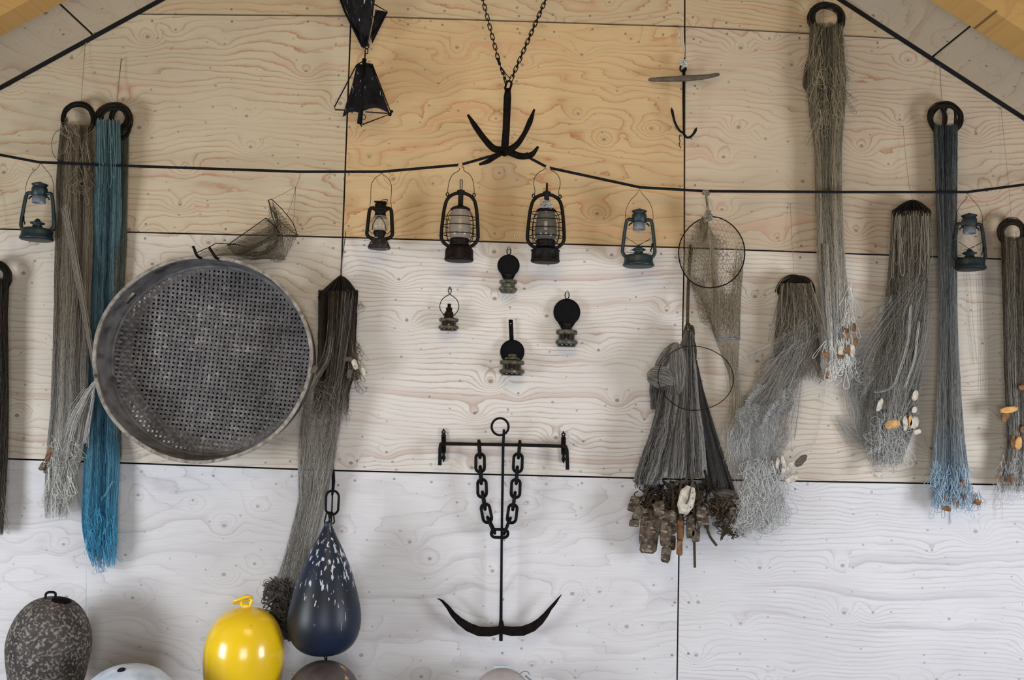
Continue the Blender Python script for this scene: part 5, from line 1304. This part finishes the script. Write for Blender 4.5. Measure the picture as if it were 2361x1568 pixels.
for sd_, q4, nu_, nv_, al_ in ((301, ((1800, 760, .10), (1888, 770, .10), (1812, 960, .08), (1710, 930, .08)), 26, 34, .45), (302, ((1735, 880, .10), (1830, 900, .10), (1808, 1075, .10), (1690, 1060, .08)), 34, 36, .95),
                               (303, ((1700, 940, .12), (1790, 930, .12), (1800, 1090, .12), (1725, 1100, .10)), 30, 34, 1.0), (304, ((1725, 1060, .13), (1812, 1080, .12), (1770, 1215, .12), (1700, 1235, .10)), 26, 36, 1.0)):
    q4 = [np.array(c) for c in q4]
    diamond(F, (lambda a, b, c, e: (lambda u, v: tuple((a[k]*(1-u)*(1-v)+b[k]*u*(1-v)+c[k]*u*v+e[k]*(1-u)*v)+(6*np.sin(v*14+u*5+a[0]) if k == 0 else 5*np.sin(u*11+v*6) if k == 1 else .015*np.sin(u*9+v*7)) for k in range(3))))(*q4), nu_, nv_, .00045, jit=2.4, seed=sd_, along=al_, tone=(.2, 1))
wisps(F, [[(1870, 740, .11), (1800, 790, .10), (1740, 815, .06), (1700, 830, .03)], [(1860, 780, .11), (1800, 820, .10), (1740, 860, .07)], [(1770, 900, .08), (1700, 930, .06), (1672, 990, .05), (1660, 1010, .04)]], 14, 106, spread=9, rad=.0006, kink=.8, along=.8)
wisps(F, [[(1735, 960, .10), (1720, 1020, .1), (1730, 1080, .1), (1745, 1100, .1)], [(1760, 950, .11), (1765, 1020, .11), (1760, 1080, .11)], [(1700, 960, .08), (1690, 1040, .08), (1710, 1090, .08)]], 100, 107, spread=17, rad=.0005, kink=2.4, along=1.0, tone=(.3, 1))
wisps(F, [[(1735, 1070, .12), (1725, 1130, .12), (1718, 1180, .12), (1712, 1230, .11)], [(1760, 1060, .13), (1752, 1130, .12), (1735, 1200, .12)]], 42, 108, spread=11, rad=.0009, kink=.9, along=1.0, tone=(.5, 1))
uloops(F, [(1060, 1725, 1815, .13), (1120, 1718, 1810, .13), (1190, 1705, 1770, .12)], 200, 109, L=(20, 68), W=(5, 16), along=1.0, tone=(.4, 1), thick=.03, tilt=.4)
uloops(F, [(1120, 1775, 1815, .12), (1160, 1765, 1812, .12)], 14, 110, L=(50, 75), W=(10, 20), along=.8, tone=(.2, .6), rad=.0008)
curls(F, [(1070, 1720, 1820, .13), (1150, 1705, 1800, .13), (1240, 1690, 1765, .11)], 230, 111, r=(6, 22), along=1.0, tone=(.4, 1), rad=.0009, thick=.03)
uloops(F, [(850, 1880, 1900, .1), (865, 1880, 1900, .1)], 8, 112, L=(18, 30), W=(6, 10), along=.4, tone=(.2, .6))
wisps(F, [[(1848, 860, .08), (1838, 950, .08), (1824, 1060, .1)], [(1818, 870, .08), (1812, 960, .08), (1808, 1050, .1)]], 2, 113, spread=1.5, rad=.0012, kink=.15, along=.6, tone=(.1, .5))
F.build('netting', F_['greengrey'], n6)
for i, (x, y, w_, h_, a, m_) in enumerate(((1806, 1066, 10, 34, -.25, 'corkwhite'), (1793, 1068, 9, 26, .1, 'corkwhite'), (1822, 1074, 12, 26, .5, 'corkwhite'), (1847, 1062, 16, 36, .75, 'corkorange'), (1826, 1104, 34, 17, -.4, 'corkwhite'), (1806, 1086, 10, 20, .2, 'corkwhite'))):
    chunk(n6, x, y, .14, w_, h_, a, .02, M[m_] if m_ != 'corkorange' else M['stockwood'], 130+i, cut=.3)

# tall pale net
n7 = thing('fishing_net', P(1930, 880, .08), 'tallest net, tan above and cream below, its ring near the top edge', 'fishing net')
nail_cord(n7, [(1896, -30, .03), (1898, 10, .06), (1899, 60, .12)], r=.0022)
F = Fib(); coil(F, 1905, 42, 41, 36, .09, 54, 151, band=12); coil(F, 1912, 48, 36, 40, .08, 14, 152, band=5, arc=(-.5, 2.2), tone=(.6, 1)); F.build('twine_ring', F_['coil'], n7)
F = Fib()
rows = [(50, 1868, 1944, .10), (110, 1866, 1944, .09), (160, 1862, 1950, .09), (220, 1862, 1950, .08), (280, 1868, 1946, .08), (330, 1878, 1941, .08), (450, 1880, 1940, .08), (600, 1884, 1948, .08), (700, 1890, 1958, .08), (780, 1895, 1966, .08), (840, 1902, 1968, .08)]
bundle(F, rows, 560, 153, rad=.0010, thick=.045, drift=.06, t1=(.86, 1.0), t0=(0, .04), arange=(40, 900))
wisps(F, [[(1870, 130, .08), (1857, 170, .08), (1858, 205, .07), (1880, 215, .07), (1890, 190, .08)]], 44, 154, spread=5, rad=.0011, kink=.6, tone=(0, .6), along=.05)
uloops(F, [(60, 1880, 1940, .13), (260, 1875, 1945, .13)], 120, 155, L=(20, 70), W=(3, 10), along=.15, tone=(.4, 1), rad=.0012)
uloops(F, [(140, 1932, 1950, .10), (240, 1930, 1950, .10)], 60, 156, L=(10, 30), W=(3, 8), along=.2, tone=(.3, 1), rad=.0011, tilt=.5)
wisps(F, [[(1905, 250, .12), (1885, 300, .11), (1880, 340, .1)], [(1890, 270, .12), (1870, 310, .08), (1850, 350, .03)]], 12, 157, spread=4, rad=.0009, kink=.5, along=.5)
bundle(F, [(560, 1893, 1925, .12), (700, 1900, 1932, .12), (800, 1908, 1932, .12), (850, 1912, 1930, .12)], 130, 158, rad=.0011, thick=.02, drift=.05, arange=(300, 800))
uloops(F, [(760, 1900, 1965, .12), (850, 1905, 1962, .12)], 90, 159, L=(16, 50), W=(3, 9), along=1, tone=(.5, 1), rad=.0014)
uloops(F, [(650, 1948, 1966, .12), (740, 1950, 1966, .12)], 40, 160, L=(20, 60), W=(3, 8), along=.9, tone=(.5, 1), rad=.0012)
curls(F, [(820, 1910, 1990, .10), (885, 1895, 1985, .10)], 70, 161, r=(5, 15), along=.95, tone=(.1, .8))
F.build('netting', F_['tallnet'], n7)
for i, (x, y, w_, h_, a, m_) in enumerate(((1970, 755, 9, 20, 0, 'cork'), (1953, 770, 12, 26, 0, 'cork'), (1938, 808, 12, 24, .05, 'corkwhite'), (1965, 808, 11, 28, 0, 'corkwhite'), (1955, 806, 14, 20, 0, 'cork'), (1973, 790, 9, 20, .1, 'cork'), (1906, 818, 14, 12, .2, 'cork'), (1909, 866, 8, 20, 0, 'cork'), (1937, 822, 18, 10, .3, 'cork'))):
    chunk(n7, x, y, .13, w_, h_, a, .02, M[m_], 170+i)
mb = MB(); mb.tube(ppath([(1905, 870, .12), (1897, 940, .10), (1886, 1000, .10), (1865, 1045, .12), (1855, 1056, .13)], k=5), .0016, 5); mb.tube(ppath([(1901, 870, .12), (1893, 940, .10), (1882, 1000, .10), (1862, 1043, .12), (1850, 1056, .13)], k=5), .0014, 5); mb.build('tail_cord', M['cordpale'], n7)

# net under a black hood
n8 = thing('fishing_net', P(2050, 1090, .08), 'brownish grey net under a black peaked hood, with orange and white floats', 'fishing net')
nail_cord(n8, [(2082, 290, .02), (2088, 360, .03), (2096, 430, .06), (2105, 462, .1)], r=.0009)
F = Fib(); rg = np.random.default_rng(180); s_ = np.linspace(0, 1, 14)
for k in range(110):
    xe = rg.uniform(2056, 2147); ye = 488+rg.uniform(-4, 12)+(1-abs(xe-2102)/46)*8; z0 = rg.uniform(-1, 1)
    F.add(PV(2105+(xe-2105)*s_**.8, 461+(ye-461)*s_**1.3, .09+z0*.05*s_), .0024, rg.uniform(0, .4), 0, 4)
coil(F, 2102, 490, 45, 14, .09, 20, 181, band=8)
F.build('hank_crown', F_['coil'], n8)
F = Fib()
rows = [(484, 2056, 2146, .09), (560, 2053, 2144, .09), (650, 2046, 2141, .08), (750, 2034, 2136, .08), (850, 2018, 2126, .08), (930, 2004, 2117, .08), (990, 1998, 2108, .08), (1050, 2005, 2085, .08), (1080, 2015, 2068, .08)]
bundle(F, rows, 520, 182, rad=.0010, thick=.045, drift=.13, t1=(.78, 1.0), t0=(0, .02), arange=(480, 1150))
uloops(F, [(486, 2058, 2142, .13), (500, 2058, 2142, .13)], 40, 183, L=(60, 150), W=(2, 5), along=.25, tone=(.5, 1), rad=.0013, tilt=.06)
wisps(F, [[(2130, 620, .12), (2110, 700, .12), (2080, 800, .1), (2030, 880, .09), (1990, 940, .07)], [(2120, 640, .12), (2060, 720, .11), (2010, 790, .1), (1985, 850, .08)], [(2140, 700, .11), (2125, 800, .12), (2090, 900, .11), (2030, 960, .1)]], 40, 184, spread=14, rad=.0005, kink=.9, along=.7, fan=1.4, tone=(.1, .9))
for sd_, q4, nu_, nv_ in ((311, ((2030, 680, .10), (2140, 690, .10), (2075, 960, .10), (1965, 900, .06)), 26, 46), (312, ((1985, 860, .08), (2100, 880, .10), (2060, 1070, .09), (1985, 1030, .06)), 30, 34)):
    q4 = [np.array(c) for c in q4]
    diamond(F, (lambda a, b, c, e: (lambda u, v: tuple((a[k]*(1-u)*(1-v)+b[k]*u*(1-v)+c[k]*u*v+e[k]*(1-u)*v)+(6*np.sin(v*14+u*5+a[0]) if k == 0 else 5*np.sin(u*11+v*6) if k == 1 else .015*np.sin(u*9+v*7)) for k in range(3))))(*q4), nu_, nv_, .00045, jit=2.2, seed=sd_, along=.75, tone=(.1, .9))
wisps(F, [[(2010, 760, .06), (1965, 830, .04), (1960, 900, .03), (1985, 980, .03), (2010, 1030, .04)], [(1990, 820, .05), (1975, 900, .03), (1995, 1000, .04), (2030, 1050, .05)], [(1930, 960, .02), (1960, 1000, .03), (2000, 1020, .04)]], 60, 185, spread=16, rad=.0006, kink=1.3, along=.9, tone=(.3, .9))
wisps(F, [[(2100, 700, .13), (2095, 790, .13), (2060, 895, .12), (2020, 905, .1), (1985, 885, .08)], [(2118, 740, .13), (2108, 830, .13), (2068, 940, .12)]], 9, 186, spread=3, rad=.0007, kink=.3, along=.9, tone=(.5, .9))
uloops(F, [(940, 2020, 2100, .10), (1040, 2010, 2085, .10)], 130, 187, L=(20, 55), W=(4, 12), along=1, tone=(.3, 1), thick=.03)
curls(F, [(930, 2015, 2110, .10), (1080, 1995, 2080, .10)], 130, 188, r=(5, 18), along=.95, tone=(.2, .9), thick=.03)
uloops(F, [(1020, 2055, 2080, .08), (1040, 2055, 2075, .08)], 6, 189, L=(40, 58), W=(6, 12), along=.4, rad=.0009)
F.build('netting', F_['greengrey'], n8)
for i, (x, y, w_, h_, a, m_) in enumerate(((2029, 933, 12, 30, .35, 'corkwhite'), (2057, 978, 36, 20, -.15, 'corkorange'), (2087, 976, 12, 34, -.1, 'corkwhite'), (2099, 970, 9, 30, 0, 'corkorange'), (2108, 974, 20, 28, .2, 'corkwhite'), (2115, 996, 18, 12, -.2, 'corkwhite'), (2108, 945, 12, 16, .1, 'corkwhite'), (2110, 912, 14, 24, .3, 'corkwhite'), (2026, 1094, 22, 14, .3, 'corkwhite'))):
    chunk(n8, x, y, .12, w_, h_, a, .02, M[m_], 190+i, cut=.28)

# long blue grey net on the right
n9 = thing('fishing_net', P(2190, 1190, .08), 'long narrow blue-grey net on a black ring, ending in pale blue loops', 'fishing net')
nail_cord(n9, [(2166, 131, .01), (2169, 190, .03), (2172, 238, .08)], r=.0016)
F = Fib(); coil(F, 2179, 273, 40, 37, .08, 60, 201, band=11); coil(F, 2190, 272, 16, 34, .08, 16, 202, band=5); coil(F, 2163, 275, 20, 34, .08, 22, 203, band=8); F.build('twine_ring', F_['coil'], n9)
F = Fib()
rows = [(285, 2152, 2208, .09), (340, 2154, 2207, .08), (450, 2158, 2206, .08), (560, 2163, 2206, .08), (700, 2165, 2206, .08), (800, 2165, 2209, .08), (900, 2161, 2215, .08), (1000, 2155, 2222, .08), (1080, 2148, 2232, .08), (1120, 2146, 2236, .08), (1170, 2148, 2234, .08)]
bundle(F, rows, 560, 204, rad=.0010, thick=.04, drift=.05, t1=(.84, 1.0), arange=(280, 1180))
uloops(F, [(1060, 2148, 2232, .10), (1150, 2148, 2236, .10)], 170, 205, L=(18, 50), W=(3, 10), along=1, tone=(.4, 1), rad=.0013, thick=.03)
uloops(F, [(1110, 2225, 2255, .08), (1140, 2228, 2262, .08)], 16, 206, L=(20, 40), W=(5, 12), along=.9, tone=(.2, .6), rad=.0009)
curls(F, [(1090, 2146, 2165, .1), (1160, 2146, 2230, .1)], 50, 207, r=(5, 15), along=1, tone=(.4, 1))
wisps(F, [[(2187, 1170, .09), (2189, 1195, .08), (2188, 1215, .07)]], 4, 208, spread=2, rad=.0010, kink=.3)
F.build('netting', F_['bluegrey'], n9)
for i, (x, y, w_, h_, a, m_) in enumerate(((2175, 1106, 10, 20, 0, 'cork'), (2219, 1116, 11, 20, .1, 'cork'), (2180, 1150, 12, 24, .2, 'cork'), (2197, 1148, 10, 20, 0, 'cork'), (2224, 1147, 10, 16, 0, 'cork'), (2182, 1172, 24, 12, .3, 'cork'), (2254, 1158, 17, 12, .4, 'cork'), (2208, 1160, 8, 20, 0, 'cork'))):
    chunk(n9, x, y, .10, w_, h_, a, .02, M[m_], 210+i)

# cobwebby veil over the right hand lantern
nv = thing('torn_netting', P(2200, 800, .17), 'faint torn veil of fine netting over the rightmost dark green lantern', 'netting')
F = Fib()
wisps(F, [[(2190, 505, .19), (2215, 540, .2), (2240, 560, .2)], [(2195, 520, .19), (2225, 510, .2), (2260, 560, .2)], [(2205, 470, .19), (2230, 520, .2), (2262, 545, .2)], [(2190, 560, .19), (2220, 530, .2), (2270, 500, .19)]], 4, 221, spread=9, rad=.0004, kink=.8, tone=(0, .5), along=.5)
wisps(F, [[(2255, 560, .17), (2262, 700, .12), (2266, 850, .1), (2262, 1000, .05)], [(2225, 620, .14), (2235, 760, .1), (2250, 900, .06)]], 11, 222, spread=10, rad=.0003, kink=.4, tone=(0, .5), along=.5)
curls(F, [(560, 2195, 2225, .2), (590, 2255, 2275, .2)], 5, 223, r=(5, 12), rad=.0005, tone=(0, .4), along=.5)
F.build('fine_mesh', F_['greengrey'], nv)

# net at the right edge
n10 = thing('fishing_net', P(2335, 1130, .08), 'dark grey net with orange-brown corks at the right edge of the picture', 'fishing net')
nail_cord(n10, [(2308, 250, .01), (2316, 330, .02), (2326, 430, .04), (2332, 506, .08)], r=.0008)
F = Fib(); coil(F, 2334, 536, 33, 31, .08, 60, 231, band=12); F.build('twine_ring', F_['coil'], n10)
F = Fib()
rows = [(545, 2308, 2368, .09), (650, 2311, 2372, .08), (750, 2314, 2374, .08), (850, 2316, 2376, .08), (950, 2320, 2378, .08), (1030, 2322, 2378, .08), (1090, 2312, 2376, .08), (1140, 2305, 2370, .08)]
bundle(F, rows, 380, 232, rad=.0011, thick=.04, drift=.05, t1=(.82, 1.0), arange=(540, 1250))
uloops(F, [(1040, 2310, 2372, .10), (1110, 2300, 2372, .10)], 60, 233, L=(18, 45), W=(4, 12), along=1, tone=(.3, 1))
wisps(F, [[(2325, 1060, .08), (2308, 1110, .06), (2298, 1140, .05)]], 14, 234, spread=5, rad=.0008)
uloops(F, [(1120, 2290, 2330, .05), (1130, 2290, 2330, .05)], 5, 235, L=(35, 55), W=(12, 22), along=.8, rad=.0008)
wisps(F, [[(2309, 1110, .04), (2311, 1160, .03), (2311, 1230, .03)]], 2, 236, spread=1, rad=.0008, kink=.2)
F.build('netting', F_['greengrey'], n10)
for i, (x, y, w_, h_, a, m_) in enumerate(((2326, 945, 42, 15, -.12, 'corkorange'), (2318, 962, 18, 24, .1, 'cork'), (2356, 893, 16, 14, 0, 'cork'), (2348, 1022, 18, 30, .1, 'corkorange'), (2336, 1020, 12, 30, 0, 'cork'), (2360, 990, 16, 18, 0, 'cork'), (2310, 1106, 10, 16, 0, 'cork'), (2333, 1104, 9, 22, 0, 'cork'))):
    chunk(n10, x, y, .13, w_, h_, a, .025, M[m_], 240+i, cut=.3)

# ---------------------------------------------------------------- buoys
def prof_buoy(name, label, cat, cx, topy, d, prof, mat, part='body', n=56):
    s = SC(d); o = P(cx, topy, d); h = prof[-1][1]
    base = o-Vector((0, 0, h*s))
    t = thing(name, base, label, cat)
    pts = [Vector((r, 0, (h-z))) for r, z in prof]
    sm = smooth_path(pts, 5)
    pr = [(max(0, p.x), p.z) for p in sm][::-1]; pr[0] = (0, pr[0][1]); pr[-1] = (0, pr[-1][1])
    mb = MB(); mb.lathe(pr, base, s, n); mb.build(part, mat, t)
    return t, o, s, base
# yellow
t, o, s, base = prof_buoy('yellow_buoy', 'glossy bright yellow buoy with a yellow ring and link on top', 'buoy', 568, 1399, .30,
    [(0, 0), (22, 3), (46, 13), (66, 31), (80, 57), (87, 85), (88.5, 108), (87, 140), (82, 175), (72, 212), (56, 245), (34, 270), (0, 281)], M['yellow'])
mb = MB(); mb.lathe([(0, -2), (9, -2), (8, 4), (5, 7), (0, 7)], o, s, 20); mb.tube(link_shape(o+Vector((0, -.004, 11*s)), (.25, 0, 1), (1, 0, .1), 26*s, 22*s, 18), 3.6*s, 8, closed=True); mb.build('eyelet', M['yellow'], t)
mb = MB(); mb.tube(link_shape(o+Vector((-8*s, -.01, 16*s)), (1, 0, .35), (0, -1, .55), 40*s, 20*s, 20), 3.3*s, 8, closed=True); mb.build('link', M['yellow'], t)
# grey corroded
t, o, s, base = prof_buoy('metal_buoy', 'grey-black corroded metal buoy with an iron lug on top, in the lower left corner', 'buoy', 120, 1376, .30,
    [(0, 0), (24, 3), (48, 14), (68, 36), (82, 66), (88, 95), (88, 118), (84, 150), (77, 185), (66, 222), (50, 254), (30, 275), (0, 285)], M['rust'])
mb = MB(); mb.lathe([(0, 1), (20, -4), (22, -3), (22, -1), (18, 1), (0, 4)], o+Vector((24*s, -.015, -4*s)), s, 28, axis=Vector((.16, -.05, 1))); mb.build('flange', M['iron'], t)
mb = MB(); mb.tube(smooth_path([o+Vector((x*s, -.02, z*s)) for x, z in ((-9, -4), (-10, 6), (-6, 11), (4, 12), (11, 10), (12, 2))], 4), 2.8*s, 8); mb.build('lug', M['black'], t)
# round pale blue
t, o, s, base = prof_buoy('round_buoy', 'pale blue-white round buoy at the bottom edge, between the corroded and the yellow buoy', 'buoy', 300, 1534, .62,
    [(0, 0), (34, 4), (66, 18), (92, 42), (108, 74), (113, 108), (106, 145), (88, 180), (60, 204), (30, 213), (0, 216)], M['whiteblue'])
mb = MB(); mb.lathe([(0, 0), (8, 0), (9, 1), (8, 2), (0, 1)], o+Vector((-8*s, -.055, -3.5*s)), s, 16, axis=Vector((-.05, -.35, 1))); mb.lathe([(0, 0), (11, 0), (12, 1), (0, 1.5)], o+Vector((56*s, -.075, -27*s)), s, 16, axis=Vector((.6, -.45, 1))); mb.build('dark_opening', M['gap'], t)
# brown ball
t, o, s, base = prof_buoy('round_buoy', 'brown ball buoy with a dark lug, directly under the hanging dark blue buoy', 'buoy', 748, 1524, .32,
    [(0, 0), (28, 5), (52, 18), (70, 38), (80, 62), (83, 84), (79, 112), (68, 136), (50, 153), (26, 163), (0, 167)], M['brownball'])
mb = MB(); mb.sphere(o+Vector((8*s, -.115, -40*s)), 8*s, 8); mb.tube(link_shape(o+Vector((12*s, -.125, -48*s)), (0, -.3, 1), (1, 0, 0), 18*s, 14*s, 14), 2.2*s, 6, closed=True); mb.build('lug', M['iron'], t)
# faded pink ball
t, o, s, base = prof_buoy('round_buoy', 'faded pinkish grey ball buoy at the bottom edge below the large anchor', 'buoy', 1160, 1543, .26,
    [(0, 0), (24, 4), (44, 15), (58, 32), (65, 52), (66, 72), (62, 95), (50, 115), (32, 127), (0, 134)], M['pinkball'])
mb = MB(); c8 = []
for (x, y, dd) in ((1138, 1549, .10), (1171, 1549, .10), (1171, 1549, .18), (1138, 1549, .18), (1138, 1533, .10), (1171, 1534, .10), (1174, 1536, .18), (1140, 1535, .18)): c8.append(P(x, y, dd))
mb.smooth = False; mb.hexa(c8); mb.build('block', M['paleblue'], t, bevel=.002)
mb = MB(); mb.tube(ppath([(1188, 1550, .3), (1198, 1554, .3), (1207, 1548, .28), (1216, 1549, .27), (1222, 1556, .27)], k=4), .0022, 6); mb.tube([P(1211, 1558, .3), P(1226, 1570, .3)], .004, 8); mb.build('cord_stub', M['grey_metal'], t)
# hanging teardrop
t, o, s, base = prof_buoy('teardrop_buoy', 'dark blue teardrop buoy with white streaks hanging on iron links from a wall strap', 'buoy', 757, 1203, .26,
    [(0, 0), (9, 1), (9.5, 9), (13, 17), (20, 32), (31, 53), (44, 80), (57, 112), (68, 146), (77, 180), (81.5, 208), (81, 232), (75, 256), (63, 275), (45, 288), (24, 294), (0, 296)], M['teardrop'])
mb = MB(); mb.lathe([(0, -3), (6, -4), (5, 0), (0, 0)], base+Vector((-10*s, 0, 3*s)), s, 10); mb.lathe([(0, -4), (7, -4), (7, 0), (0, 0)], base+Vector((8*s, 0, 2*s)), s, 10); mb.build('bottom_stud', M['black'], t)
mb = MB(); mb.tube([base+Vector((0, 0, 3*s)), P(753, 1528, .30)], .0035, 6); mb.build('bottom_rod', M['black'], t)
hs = thing('hanging_link', P(766, 1090, .01), 'black iron wall strap and oval links above the dark blue teardrop buoy', 'chain')
flatbar([(765, 1078), (768, 1090), (769, 1110), (767, 1136)], [2.5, 4, 4, 3], .006, .03, 'strap', hs, M['black'])
mb = MB(); mb.tube([P(768, 1084, .0), P(768, 1084, .05)], .007, 8); mb.tube([P(767, 1092, .0), P(767, 1092, .045)], .006, 8); mb.build('bolt', M['black'], hs)
mb = MB(); mb.tube([P(767, 1130, .035), P(766.5, 1138, .12), P(766, 1140, .20)], .006, 8); mb.build('bracket_pin', M['black'], hs)
mb = MB(); mb.tube(link_shape(P(766, 1159, .21), (0, 0, 1), (1, 0, 0), 54*SC(.21), 29*SC(.21), 24), .0058, 8, closed=True); mb.build('oval_link', M['black'], hs)
for sx in (-1, 1):
    mb = MB(); mb.tube(link_shape(P(760+sx*4.5, 1194, .245), (sx*-.22, 0.1, 1), (1, .5, 0), 26*SC(.2), 11*SC(.2), 18), .0035, 8, closed=True); mb.build('small_link', M['black'], hs)
GROUPS = {'lantern': 'hurricane lanterns hung along the black rope', 'oil lamp': 'small oil lamps on the wall', 'fishing net': 'fishing nets hung on the wall',
          'buoy': 'buoys along the foot of the wall', 'day mark': 'black canvas marks hung one below the other'}
for o in list(COL.objects):
    if o.parent is None and o.get('category') in GROUPS: o['group'] = GROUPS[o['category']]
